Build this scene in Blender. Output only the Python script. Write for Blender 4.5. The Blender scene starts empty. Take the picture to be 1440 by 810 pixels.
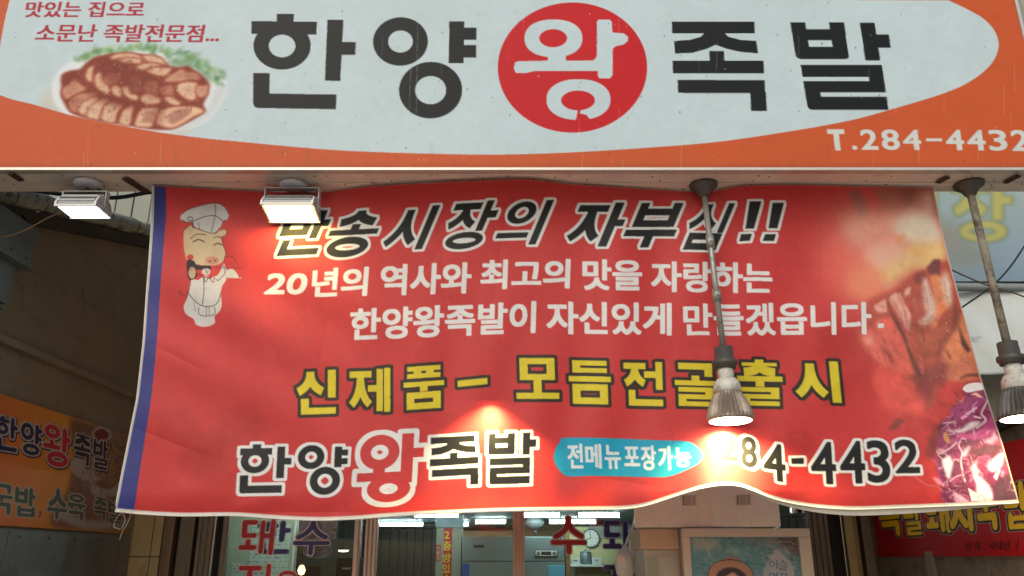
import bpy, bmesh, math, random
import numpy as np
from mathutils import Vector, Matrix

random.seed(7)
rng = np.random.default_rng(7)
SC = bpy.context.scene
COL = SC.collection
rad = math.radians

# ------------------------------------------------------------------ camera
CAM_Z = 1.80
PITCH = 18.6
FPX = 1130.0                       # focal length in pixels of a 1440 px wide picture
cam_data = bpy.data.cameras.new("camera")
cam = bpy.data.objects.new("camera", cam_data)
COL.objects.link(cam)
cam.location = (0, 0, CAM_Z)
cam.rotation_euler = (rad(90 + PITCH), 0, 0)
cam_data.sensor_width = 36.0
cam_data.lens = 36.0 * FPX / 1440.0
cam_data.clip_start = 0.05
cam_data.clip_end = 500
SC.camera = cam

# ------------------------------------------------------------------ light
SUN_EL, SUN_AZ = 36, 200           # degrees; high, behind the viewer's left shoulder
world = bpy.data.worlds.new("World")
SC.world = world
world.use_nodes = True
wn = world.node_tree.nodes
wl = world.node_tree.links
bg = wn["Background"]
sky = wn.new("ShaderNodeTexSky")
sky.sky_type = 'NISHITA'
sky.sun_disc = False
sky.sun_elevation = rad(SUN_EL)
sky.sun_rotation = rad(SUN_AZ)
sky.air_density = 1.0
sky.dust_density = 3.0
wl.new(sky.outputs[0], bg.inputs[0])
bg.inputs[1].default_value = 0.15
sun_d = bpy.data.lights.new("sun", 'SUN')
sun_d.energy = 0.5
sun_d.angle = rad(35)
sun_d.color = (1.0, 0.98, 0.95)
sun = bpy.data.objects.new("sun", sun_d)
COL.objects.link(sun)
sun.location = (-3, -6, 9)
_az = rad(SUN_AZ)
_sd = Vector((math.sin(_az) * math.cos(rad(SUN_EL)), math.cos(_az) * math.cos(rad(SUN_EL)), math.sin(rad(SUN_EL))))
sun.rotation_euler = (-_sd).to_track_quat('-Z', 'Y').to_euler()
SC.view_settings.view_transform = 'Standard'
SC.view_settings.look = 'None'
SC.view_settings.exposure = 0.0
SC.view_settings.gamma = 1.0
SC.render.engine = 'CYCLES'
SC.cycles.use_denoising = True
SC.cycles.max_bounces = 8
SC.cycles.transparent_max_bounces = 12
SC.cycles.sample_clamp_indirect = 6.0
SC.cycles.caustics_reflective = False
SC.cycles.caustics_refractive = False

# ------------------------------------------------------------------ pixels <-> places
_c, _s = math.cos(rad(PITCH)), math.sin(rad(PITCH))


def ray(px, py):
    u = (px - 720.0) / FPX
    v = (405.0 - py) / FPX
    return (u, _c - v * _s, _s + v * _c)          # direction for camera depth 1


def at(px, py, Y):
    d = ray(px, py)
    k = Y / d[1]
    return Vector((d[0] * k, Y, CAM_Z + d[2] * k))


def at_x(px, py, X):
    d = ray(px, py)
    k = X / d[0]
    return Vector((X, d[1] * k, CAM_Z + d[2] * k))


def at_z(px, py, Z):
    d = ray(px, py)
    k = (Z - CAM_Z) / d[2]
    return Vector((d[0] * k, d[1] * k, Z))


def to_px(p):
    y, z = p[1], p[2] - CAM_Z
    d = y * _c + z * _s
    v = -y * _s + z * _c
    return 720 + FPX * p[0] / d, 405 - FPX * v / d


# ------------------------------------------------------------------ materials
def lin(c):
    c = np.asarray(c, dtype=np.float64)
    return np.where(c <= 0.04045, c / 12.92, ((c + 0.055) / 1.055) ** 2.4)


def srgb(r, g, b):
    return tuple(float(x) for x in lin(np.array([r, g, b]) / 255.0))


def mat(name, rgb, rough=0.6, metal=0.0, var=0.12, scale=6.0, bump=0.0, bscale=60.0, stain=None, streak=False, spec=0.5, coords='Object'):
    """Principled surface: base colour broken up by two noises, optional stains, optional bump."""
    m = bpy.data.materials.new(name)
    m.use_nodes = True
    nt = m.node_tree
    n, l = nt.nodes, nt.links
    p = n["Principled BSDF"]
    p.inputs["Roughness"].default_value = rough
    p.inputs["Metallic"].default_value = metal
    p.inputs["Specular IOR Level"].default_value = spec
    tc = n.new("ShaderNodeTexCoord")
    mp = n.new("ShaderNodeMapping")
    l.new(tc.outputs[coords], mp.inputs[0])
    if streak:
        mp.inputs["Scale"].default_value = (1.0, 1.0, 0.12)
    no = n.new("ShaderNodeTexNoise")
    no.inputs["Scale"].default_value = scale
    no.inputs["Detail"].default_value = 8
    no.inputs["Roughness"].default_value = 0.62
    l.new(mp.outputs[0], no.inputs["Vector"])
    rp = n.new("ShaderNodeValToRGB")
    rp.color_ramp.elements[0].position = 0.3
    rp.color_ramp.elements[1].position = 0.72
    a = [max(0.0, x * (1 - var)) for x in rgb]
    b = [min(1.0, x * (1 + var)) for x in rgb]
    rp.color_ramp.elements[0].color = (*a, 1)
    rp.color_ramp.elements[1].color = (*b, 1)
    l.new(no.outputs["Fac"], rp.inputs[0])
    out = rp.outputs[0]
    if stain:
        (srgbc, sscale, lo, hi) = stain
        n2 = n.new("ShaderNodeTexNoise")
        n2.inputs["Scale"].default_value = sscale
        n2.inputs["Detail"].default_value = 10
        n2.inputs["Roughness"].default_value = 0.7
        l.new(mp.outputs[0], n2.inputs["Vector"])
        r2 = n.new("ShaderNodeValToRGB")
        r2.color_ramp.elements[0].position = lo
        r2.color_ramp.elements[1].position = hi
        l.new(n2.outputs["Fac"], r2.inputs[0])
        mx = n.new("ShaderNodeMixRGB")
        mx.inputs["Color2"].default_value = (*srgbc, 1)
        l.new(r2.outputs[0], mx.inputs["Fac"])
        l.new(out, mx.inputs["Color1"])
        out = mx.outputs[0]
    l.new(out, p.inputs["Base Color"])
    if bump:
        n3 = n.new("ShaderNodeTexNoise")
        n3.inputs["Scale"].default_value = bscale
        n3.inputs["Detail"].default_value = 6
        l.new(mp.outputs[0], n3.inputs["Vector"])
        bp = n.new("ShaderNodeBump")
        bp.inputs["Strength"].default_value = bump
        bp.inputs["Distance"].default_value = 0.01
        l.new(n3.outputs["Fac"], bp.inputs["Height"])
        l.new(bp.outputs[0], p.inputs["Normal"])
    return m


def print_mat(name, rough=0.45, translucent=0.0, spec=0.5, weave=0.0, dirt=0.0):
    """Printed sheet: the ink colour is stored on the sheet's own points."""
    m = bpy.data.materials.new(name)
    m.use_nodes = True
    n, l = m.node_tree.nodes, m.node_tree.links
    p = n["Principled BSDF"]
    p.inputs["Roughness"].default_value = rough
    p.inputs["Specular IOR Level"].default_value = spec
    at_ = n.new("ShaderNodeAttribute")
    at_.attribute_name = "ink"
    tc = n.new("ShaderNodeTexCoord")
    no = n.new("ShaderNodeTexNoise")
    no.inputs["Scale"].default_value = 3.5
    no.inputs["Detail"].default_value = 9
    no.inputs["Roughness"].default_value = 0.65
    l.new(tc.outputs["Object"], no.inputs["Vector"])
    mr = n.new("ShaderNodeMapRange")
    mr.inputs["From Min"].default_value = 0.3
    mr.inputs["From Max"].default_value = 0.7
    mr.inputs["To Min"].default_value = 1.0 - dirt
    mr.inputs["To Max"].default_value = 1.0
    l.new(no.outputs["Fac"], mr.inputs["Value"])
    mu = n.new("ShaderNodeMixRGB")
    mu.blend_type = 'MULTIPLY'
    mu.inputs["Fac"].default_value = 1.0
    l.new(at_.outputs["Color"], mu.inputs["Color1"])
    l.new(mr.outputs[0], mu.inputs["Color2"])
    l.new(mu.outputs[0], p.inputs["Base Color"])
    if weave:
        n3 = n.new("ShaderNodeTexNoise")
        n3.inputs["Scale"].default_value = 14
        n3.inputs["Detail"].default_value = 8
        l.new(tc.outputs["Object"], n3.inputs["Vector"])
        bp = n.new("ShaderNodeBump")
        bp.inputs["Strength"].default_value = weave
        bp.inputs["Distance"].default_value = 0.02
        l.new(n3.outputs["Fac"], bp.inputs["Height"])
        l.new(bp.outputs[0], p.inputs["Normal"])
    if translucent:
        t = n.new("ShaderNodeBsdfTranslucent")
        l.new(mu.outputs[0], t.inputs["Color"])
        mx = n.new("ShaderNodeMixShader")
        mx.inputs[0].default_value = translucent
        l.new(p.outputs[0], mx.inputs[1])
        l.new(t.outputs[0], mx.inputs[2])
        l.new(mx.outputs[0], n["Material Output"].inputs[0])
    return m


def emit_mat(name, rgb, strength):
    m = bpy.data.materials.new(name)
    m.use_nodes = True
    n, l = m.node_tree.nodes, m.node_tree.links
    p = n["Principled BSDF"]
    p.inputs["Base Color"].default_value = (0.8, 0.8, 0.8, 1)
    p.inputs["Emission Color"].default_value = (*rgb, 1)
    p.inputs["Emission Strength"].default_value = strength
    return m


def glass_mat(name, tint=(0.93, 0.97, 0.95), gloss=0.06):
    m = bpy.data.materials.new(name)
    m.use_nodes = True
    n, l = m.node_tree.nodes, m.node_tree.links
    n.remove(n["Principled BSDF"])
    tr = n.new("ShaderNodeBsdfTransparent")
    tr.inputs[0].default_value = (*tint, 1)
    gl = n.new("ShaderNodeBsdfGlossy")
    gl.inputs["Roughness"].default_value = 0.02
    fr = n.new("ShaderNodeFresnel")
    fr.inputs[0].default_value = 1.5
    ad = n.new("ShaderNodeMath")
    ad.operation = 'ADD'
    ad.inputs[1].default_value = gloss
    l.new(fr.outputs[0], ad.inputs[0])
    hf = n.new("ShaderNodeMath")
    hf.operation = 'MULTIPLY'
    hf.inputs[1].default_value = .12
    l.new(ad.outputs[0], hf.inputs[0])
    mx = n.new("ShaderNodeMixShader")
    l.new(hf.outputs[0], mx.inputs[0])
    l.new(tr.outputs[0], mx.inputs[1])
    l.new(gl.outputs[0], mx.inputs[2])
    l.new(mx.outputs[0], n["Material Output"].inputs[0])
    return m


# ------------------------------------------------------------------ mesh building
class B:
    def __init__(self):
        self.bm = bmesh.new()

    def box(self, x0, x1, y0, y1, z0, z1, bev=0.0, rot=None, seg=2):
        x0, x1 = min(x0, x1), max(x0, x1)
        y0, y1 = min(y0, y1), max(y0, y1)
        z0, z1 = min(z0, z1), max(z0, z1)
        r = bmesh.ops.create_cube(self.bm, size=1.0)
        vs = r['verts']
        c = Vector(((x0 + x1) / 2, (y0 + y1) / 2, (z0 + z1) / 2))
        for v in vs:
            q = Vector((v.co.x * (x1 - x0), v.co.y * (y1 - y0), v.co.z * (z1 - z0)))
            v.co = (rot @ q if rot else q) + c
        if bev:
            es = list({e for v in vs for e in v.link_edges})
            bmesh.ops.bevel(self.bm, geom=es, offset=bev, segments=seg, affect='EDGES', profile=0.7)
        return self

    def tube(self, pts, r, n=8, caps=True):
        pts = [Vector(p) for p in pts]
        rs = r if isinstance(r, (list, tuple)) else [r] * len(pts)
        rings = []
        up = Vector((0.31, 0.2, 0.93))
        for i, p in enumerate(pts):
            a = pts[max(0, i - 1)]
            b = pts[min(len(pts) - 1, i + 1)]
            t = (b - a).normalized()
            u = t.cross(up)
            if u.length < 1e-4:
                u = t.cross(Vector((1, 0, 0)))
            u.normalize()
            w = t.cross(u)
            rings.append([self.bm.verts.new(p + (u * math.cos(k * 2 * math.pi / n) + w * math.sin(k * 2 * math.pi / n)) * rs[i]) for k in range(n)])
        for i in range(len(rings) - 1):
            for k in range(n):
                self.bm.faces.new((rings[i][k], rings[i][(k + 1) % n], rings[i + 1][(k + 1) % n], rings[i + 1][k]))
        if caps:
            self.bm.faces.new(rings[0][::-1])
            self.bm.faces.new(rings[-1])
        return self

    def lathe(self, prof, M, n=32, squash=(1, 1), ribs=0, depth=0.0):
        """prof: (radius, z) pairs turned about local z, placed by matrix M."""
        rings = []
        for ri, (r, z) in enumerate(prof):
            ring = []
            for k in range(n):
                a = k * 2 * math.pi / n
                rr = r * (1 - (depth if ribs and (k % 2) and 0 < ri < len(prof) - 3 else 0.0))
                ring.append(self.bm.verts.new(M @ Vector((rr * math.cos(a) * squash[0], rr * math.sin(a) * squash[1], z))))
            rings.append(ring)
        for i in range(len(rings) - 1):
            for k in range(n):
                self.bm.faces.new((rings[i][k], rings[i][(k + 1) % n], rings[i + 1][(k + 1) % n], rings[i + 1][k]))
        self.bm.faces.new(rings[0][::-1])
        self.bm.faces.new(rings[-1])
        return self

    def prism(self, poly, vec):
        """flat outline (3-D points) pushed along vec."""
        a = [self.bm.verts.new(Vector(p)) for p in poly]
        b = [self.bm.verts.new(Vector(p) + Vector(vec)) for p in poly]
        self.bm.faces.new(a)
        self.bm.faces.new(b[::-1])
        k = len(a)
        for i in range(k):
            self.bm.faces.new((a[i], b[i], b[(i + 1) % k], a[(i + 1) % k]))
        return self

    def quad(self, a, b, c, d):
        self.bm.faces.new([self.bm.verts.new(Vector(p)) for p in (a, b, c, d)])
        return self

    def mesh(self, name, smooth=False):
        bmesh.ops.recalc_face_normals(self.bm, faces=self.bm.faces)
        me = bpy.data.meshes.new(name)
        self.bm.to_mesh(me)
        self.bm.free()
        if smooth:
            for p in me.polygons:
                p.use_smooth = True
        return me


def link(name, me, m=None, parent=None):
    o = bpy.data.objects.new(name, me)
    COL.objects.link(o)
    if m is not None and me is not None and not me.materials:
        me.materials.append(m)
    if parent is not None:
        o.parent = parent
        o.matrix_parent_inverse = parent.matrix_world.inverted()
    return o


def obj(name, b, m, parent=None, smooth=False):
    return link(name, b.mesh(name, smooth), m, parent)


def thing(name, label, cat, loc=(0, 0, 0), group=None):
    o = bpy.data.objects.new(name, None)
    COL.objects.link(o)
    o.empty_display_size = 0.05
    o.location = loc
    o.matrix_world = Matrix.Translation(loc)
    return tag(o, label, cat, group)


def tag(o, label, cat, group=None, kind=None):
    o['label'] = label
    o['category'] = cat
    if group:
        o['group'] = group
    if kind:
        o['kind'] = kind
    return o


def struct(name, b, m):
    o = obj(name, b, m)
    o['kind'] = 'structure'
    return o


def part_label(o, text):
    o['label'] = text
    return o
# ------------------------------------------------------------------ printing: outlines -> coverage -> ink on a sheet's points
SS = 3


def contour_edges(contours):
    out = []
    for c in contours:
        c = np.asarray(c, float)
        out.append(np.concatenate([c, np.roll(c, -1, 0)], 1))
    return np.concatenate(out, 0)


def fill_even_odd(edges, w, h):
    """edges (E,4) in sub-pixels -> bool mask (h,w)."""
    cnt = np.zeros((h, w + 1), np.int32)
    for x0, y0, x1, y1 in edges:
        if y0 == y1:
            continue
        if y0 > y1:
            x0, y0, x1, y1 = x1, y1, x0, y0
        r0 = max(0, int(math.ceil(y0 - 0.5)))
        r1 = min(h - 1, int(math.ceil(y1 - 0.5)) - 1)
        if r1 < r0:
            continue
        rows = np.arange(r0, r1 + 1)
        xc = x0 + (rows + 0.5 - y0) * (x1 - x0) / (y1 - y0)
        ci = np.clip(np.ceil(xc - 0.5).astype(int), 0, w)
        np.add.at(cnt, (rows, ci), 1)
    return (np.cumsum(cnt, 1)[:, :w] % 2).astype(bool)


def dilate(m, r):
    if r < 0.5:
        return m
    R = int(math.ceil(r))
    h, w = m.shape
    cs = np.concatenate([np.zeros((h, 1), np.int32), np.cumsum(m, 1)], 1)
    out = np.zeros_like(m)
    for dy in range(-R, R + 1):
        q = r ** 4 - dy ** 4
        if q < 0:
            continue
        k = int(round(q ** 0.25))
        lo = np.clip(np.arange(w) - k, 0, w)
        hi = np.clip(np.arange(w) + k + 1, 0, w)
        row = (cs[:, hi] - cs[:, lo]) > 0
        if dy >= 0:
            out[dy:, :] |= row[:h - dy, :]
        else:
            out[:dy, :] |= row[-dy:, :]
    return out


def blur(a, r):
    r = int(round(r))
    if r < 1:
        return a
    for _ in range(3):
        for ax in (0, 1):
            pad = [(0, 0), (0, 0)]
            pad[ax] = (r + 1, r)
            cs = np.cumsum(np.pad(a, pad), ax)
            if ax == 0:
                a = (cs[2 * r + 1:, :] - cs[:-2 * r - 1, :]) / (2 * r + 1)
            else:
                a = (cs[:, 2 * r + 1:] - cs[:, :-2 * r - 1]) / (2 * r + 1)
    return a


class Sheet:
    """A printed sheet W x H points; warp turns measured positions into sheet positions."""

    def __init__(self, W, H, base, warp):
        self.W, self.H = W, H
        self.img = np.ones((H, W, 3)) * (np.array(base) / 255.0)
        self.warp = warp

    def cover(self, shapes, grow=0.0, soft=0.0):
        """union of even-odd shapes -> (x0, y0, alpha)"""
        es = [self._warp_edges(contour_edges(s) if not isinstance(s, np.ndarray) else s) for s in shapes]
        allp = np.concatenate(es, 0)
        pad = grow + soft * 3 + 2
        x0 = int(math.floor(max(0, min(allp[:, 0].min(), allp[:, 2].min()) - pad)))
        y0 = int(math.floor(max(0, min(allp[:, 1].min(), allp[:, 3].min()) - pad)))
        x1 = int(math.ceil(min(self.W, max(allp[:, 0].max(), allp[:, 2].max()) + pad)))
        y1 = int(math.ceil(min(self.H, max(allp[:, 1].max(), allp[:, 3].max()) + pad)))
        if x1 <= x0 or y1 <= y0:
            return None
        w, h = (x1 - x0) * SS, (y1 - y0) * SS
        m = np.zeros((h, w), bool)
        for e in es:
            q = e.copy()
            q[:, 0::2] = (q[:, 0::2] - x0) * SS
            q[:, 1::2] = (q[:, 1::2] - y0) * SS
            m |= fill_even_odd(q, w, h)
        m = dilate(m, grow * SS)
        a = m.reshape(y1 - y0, SS, x1 - x0, SS).mean((1, 3))
        if soft:
            a = blur(a, soft)
        return x0, y0, a

    def _warp_edges(self, e):
        a = self.warp(e[:, 0], e[:, 1])
        b = self.warp(e[:, 2], e[:, 3])
        return np.stack([a[0], a[1], b[0], b[1]], 1)

    def draw(self, shapes, color, grow=0.0, soft=0.0, alpha=1.0):
        r = self.cover(shapes, grow, soft)
        if r is None:
            return
        x0, y0, a = r
        h, w = a.shape
        a = np.clip(a * alpha, 0, 1)[..., None]
        reg = self.img[y0:y0 + h, x0:x0 + w]
        c = color
        if callable(color):
            yy, xx = np.mgrid[y0:y0 + h, x0:x0 + w]
            c = color(xx, yy)
        else:
            c = np.array(color) / 255.0
        self.img[y0:y0 + h, x0:x0 + w] = reg * (1 - a) + c * a

    def poly(self, pts, color, soft=0.0, alpha=1.0, grow=0.0):
        self.draw([[smooth_closed(pts)] if len(pts) > 6 else [pts]], color, grow, soft, alpha)

    def line(self, pts, w, color, alpha=1.0, soft=0.0):
        self.draw([[thick(pts, w)]], color, 0, soft, alpha)

    def noise(self, amount, size):
        g = rng.normal(0, 1, (self.H // size + 2, self.W // size + 2))
        k = np.kron(g, np.ones((size, size)))[:self.H, :self.W]
        self.img = np.clip(self.img * (1 + amount * blur(k, max(1, size // 2))[..., None]), 0, 1)


def smooth_closed(pts, n=4):
    p = np.asarray(pts, float)
    out = []
    N = len(p)
    for i in range(N):
        a, b, c, d = p[i - 1], p[i], p[(i + 1) % N], p[(i + 2) % N]
        for k in range(n):
            t = k / n
            out.append(0.5 * ((2 * b) + (c - a) * t + (2 * a - 5 * b + 4 * c - d) * t * t + (3 * b - a - 3 * c + d) * t ** 3))
    return np.array(out)


def smooth_open(pts, n=6):
    p = np.asarray(pts, float)
    if len(p) < 3:
        return p
    q = np.concatenate([[2 * p[0] - p[1]], p, [2 * p[-1] - p[-2]]])
    out = []
    for i in range(1, len(q) - 2):
        a, b, c, d = q[i - 1], q[i], q[i + 1], q[i + 2]
        for k in range(n):
            t = k / n
            out.append(0.5 * ((2 * b) + (c - a) * t + (2 * a - 5 * b + 4 * c - d) * t * t + (3 * b - a - 3 * c + d) * t ** 3))
    out.append(p[-1])
    return np.array(out)


def thick(pts, w):
    """outline of a stroke; w one width or (start, end)"""
    p = smooth_open(pts)
    t = np.gradient(p, axis=0)
    t /= np.maximum(1e-9, np.linalg.norm(t, axis=1))[:, None]
    nrm = np.stack([-t[:, 1], t[:, 0]], 1)
    ws = np.linspace(w[0], w[1], len(p)) if isinstance(w, (tuple, list)) else np.full(len(p), w)
    return np.concatenate([p + nrm * ws[:, None] / 2, (p - nrm * ws[:, None] / 2)[::-1]])


def ell(cx, cy, rx, ry, n=40, p=2.0):
    a = np.linspace(0, 2 * math.pi, n, endpoint=False)
    c, s = np.cos(a), np.sin(a)
    e = 2.0 / p
    return np.stack([cx + rx * np.sign(c) * np.abs(c) ** e, cy + ry * np.sign(s) * np.abs(s) ** e], 1)


# --- letters drawn stroke by stroke (heavy gothic): every syllable in a 100 x 100 box
ROUND = [False]


def R(x0, y0, x1, y1):
    if ROUND[0]:
        r = min(x1 - x0, y1 - y0) / 2 * 0.98
        pts = []
        for (cx, cy, a0) in ((x1 - r, y1 - r, 0), (x0 + r, y1 - r, 90), (x0 + r, y0 + r, 180), (x1 - r, y0 + r, 270)):
            for k in range(5):
                a = rad(a0 + k * 22.5)
                pts.append((cx + r * math.cos(a), cy + r * math.sin(a)))
        return [pts]
    return [[(x0, y0), (x1, y0), (x1, y1), (x0, y1)]]


def stroke(p0, p1, p2, w):
    t = np.linspace(0, 1, 9)[:, None]
    p0, p1, p2 = map(np.array, (p0, p1, p2))
    p = (1 - t) ** 2 * p0 + 2 * t * (1 - t) * p1 + t * t * p2
    d = 2 * (1 - t) * (p1 - p0) + 2 * t * (p2 - p1)
    d = d / np.linalg.norm(d, axis=1)[:, None]
    n = np.stack([-d[:, 1], d[:, 0]], 1) * w / 2
    if ROUND[0]:
        caps = []
        for c, dd, sgn in ((p[-1], d[-1], 1), (p[0], d[0], -1)):
            th = math.atan2(dd[1] * sgn, dd[0] * sgn)
            caps.append([c + w / 2 * np.array([math.cos(th + a), math.sin(th + a)]) for a in np.linspace(math.pi / 2, -math.pi / 2, 7)])
        return [np.concatenate([p + n, caps[0], (p - n)[::-1], caps[1]])]
    return [np.concatenate([p + n, (p - n)[::-1]])]


def J(c, x0, y0, x1, y1, tv, th):
    """one jamo in its box -> shapes"""
    w, h = x1 - x0, y1 - y0
    cx = (x0 + x1) / 2

    def fit(n):
        return min(th, h / (n + 0.5 * (n - 1)))
    if c == 'ㄱ':
        return [R(x0, y0, x1, y0 + th), R(x1 - tv, y0, x1, y1)]
    if c == 'ㄱs':                                   # slanted leg, beside a tall vowel
        return [R(x0, y0, x1, y0 + th), stroke((x1 - tv / 2, y0 + th / 2), (x1 - tv / 2, y0 + h * .6), (x0 + w * .2, y1 - 3), tv)]
    if c == 'ㄴ':
        return [R(x0, y0, x0 + tv, y1), R(x0, y1 - th, x1, y1)]
    if c == 'ㄷ':
        t = fit(2)
        return [R(x0, y0, x1, y0 + t), R(x0, y0, x0 + tv, y1), R(x0, y1 - t, x1, y1)]
    if c == 'ㄹ':
        t = fit(3)
        m = (y0 + y1) / 2
        return [R(x0, y0, x1, y0 + t), R(x1 - tv, y0, x1, m + t / 2), R(x0, m - t / 2, x1, m + t / 2), R(x0, m - t / 2, x0 + tv, y1), R(x0, y1 - t, x1, y1)]
    if c == 'ㅁ':
        t = fit(2)
        return [R(x0, y0, x1, y0 + t), R(x0, y1 - t, x1, y1), R(x0, y0, x0 + tv, y1), R(x1 - tv, y0, x1, y1)]
    if c == 'ㅂ':
        t = min(th, h / 3.4)
        m = y0 + (h - t) * .52
        return [R(x0, y0, x0 + tv, y1), R(x1 - tv, y0, x1, y1), R(x0, m - t / 2, x1, m + t / 2), R(x0, y1 - t, x1, y1)]
    if c == 'ㅍ':
        t = fit(2)
        return [R(x0, y0, x1, y0 + t), R(x0, y1 - t, x1, y1), R(x0 + w * .2, y0, x0 + w * .2 + tv, y1), R(x1 - w * .2 - tv, y0, x1 - w * .2, y1)]
    if c == 'ㅅ':
        e = tv * .34
        return [stroke((cx, y0), (cx + w * .01, y0 + h * .62), (x0 + e, y1 - e), tv), stroke((cx, y0 + h * .06), (cx, y0 + h * .62), (x1 - e, y1 - e), tv)]
    if c == 'ㅆ':
        return J('ㅅ', x0, y0, x0 + w * .56, y1, tv * .85, th) + J('ㅅ', x0 + w * .44, y0, x1, y1, tv * .85, th)
    if c == 'ㅈ':
        e = tv * .34
        t = min(th, h * .27)
        return [R(x0 + w * .03, y0, x1 - w * .03, y0 + t), stroke((cx, y0 + t * .5), (cx, y0 + h * .68), (x0 + e, y1 - e), tv), stroke((cx, y0 + t * .5), (cx, y0 + h * .68), (x1 - e, y1 - e), tv)]
    if c == 'ㅊ':
        return [R(cx - tv / 2, y0, cx + tv / 2, y0 + h * .3)] + J('ㅈ', x0, y0 + h * .2, x1, y1, tv, th)
    if c == 'ㅇ':
        return [[ell(cx, (y0 + y1) / 2, w / 2, h / 2), ell(cx, (y0 + y1) / 2, w / 2 - tv, max(h * .16, h / 2 - th))]]
    if c == 'ㅎ':
        t = min(th, h * .2)
        return [R(cx - tv / 2, y0, cx + tv / 2, y0 + h * .16), R(x0, y0 + h * .13, x1, y0 + h * .13 + t)] + J('ㅇ', x0 + w * .08, y0 + h * .34, x1 - w * .08, y1, tv * .9, min(th, h * .2))
    # vowels
    tk = h * .46
    if c == 'ㅏ':
        return [R(x0, y0, x0 + tv, y1), R(x0, y0 + tk - th / 2, x1, y0 + tk + th / 2)]
    if c == 'ㅑ':
        return [R(x0, y0, x0 + tv, y1), R(x0, y0 + h * .2, x1, y0 + h * .2 + th), R(x0, y0 + h * .62, x1, y0 + h * .62 + th)]
    if c == 'ㅓ':
        return [R(x1 - tv, y0, x1, y1), R(x0, y0 + tk - th / 2, x1, y0 + tk + th / 2)]
    if c == 'ㅕ':
        return [R(x1 - tv, y0, x1, y1), R(x0, y0 + h * .2, x1, y0 + h * .2 + th), R(x0, y0 + h * .58, x1, y0 + h * .58 + th)]
    if c == 'ㅣ':
        return [R(x1 - tv, y0, x1, y1)]
    if c == 'ㅐ':
        return [R(x0, y0 + h * .03, x0 + tv * .85, y1 - h * .03), R(x1 - tv * .9, y0, x1, y1), R(x0, y0 + tk - th / 2, x1, y0 + tk + th / 2)]
    if c == 'ㅔ':
        return [R(x1 - tv * 1.95, y0 + h * .02, x1 - tv * 1.05, y1 - h * .02), R(x1 - tv * .88, y0, x1, y1), R(x0, y0 + tk - th / 2, x1 - tv * 1.2, y0 + tk + th / 2)]
    t = min(th, h * .5) if c != 'ㅡ' else min(th, h)
    if c == 'ㅗ':
        return [R(x0, y1 - t, x1, y1), R(cx - tv / 2, y0, cx + tv / 2, y1)]
    if c == 'ㅜ':
        return [R(x0, y0, x1, y0 + t), R(cx - tv / 2, y0, cx + tv / 2, y1)]
    if c == 'ㅠ':
        return [R(x0, y0, x1, y0 + t), R(x0 + w * .26 - tv / 2, y0, x0 + w * .26 + tv / 2, y1), R(x1 - w * .26 - tv / 2, y0, x1 - w * .26 + tv / 2, y1)]
    if c == 'ㅡ':
        m = (y0 + y1) / 2
        return [R(x0, m - t / 2, x1, m + t / 2)]
    return []


LEADS = 'ㄱㄲㄴㄷㄸㄹㅁㅂㅃㅅㅆㅇㅈㅉㅊㅋㅌㅍㅎ'
VOWELS = 'ㅏㅐㅑㅒㅓㅔㅕㅖㅗㅘㅙㅚㅛㅜㅝㅞㅟㅠㅡㅢㅣ'
TAILS = ['', 'ㄱ', 'ㄲ', 'ㄳ', 'ㄴ', 'ㄵ', 'ㄶ', 'ㄷ', 'ㄹ', 'ㄺ', 'ㄻ', 'ㄼ', 'ㄽ', 'ㄾ', 'ㄿ', 'ㅀ', 'ㅁ', 'ㅂ', 'ㅄ', 'ㅅ', 'ㅆ', 'ㅇ', 'ㅈ', 'ㅊ', 'ㅋ', 'ㅌ', 'ㅍ', 'ㅎ']
COMPOUND = {'ㅘ': 'ㅗㅏ', 'ㅙ': 'ㅗㅐ', 'ㅚ': 'ㅗㅣ', 'ㅝ': 'ㅜㅓ', 'ㅟ': 'ㅜㅣ', 'ㅢ': 'ㅡㅣ'}


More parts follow.
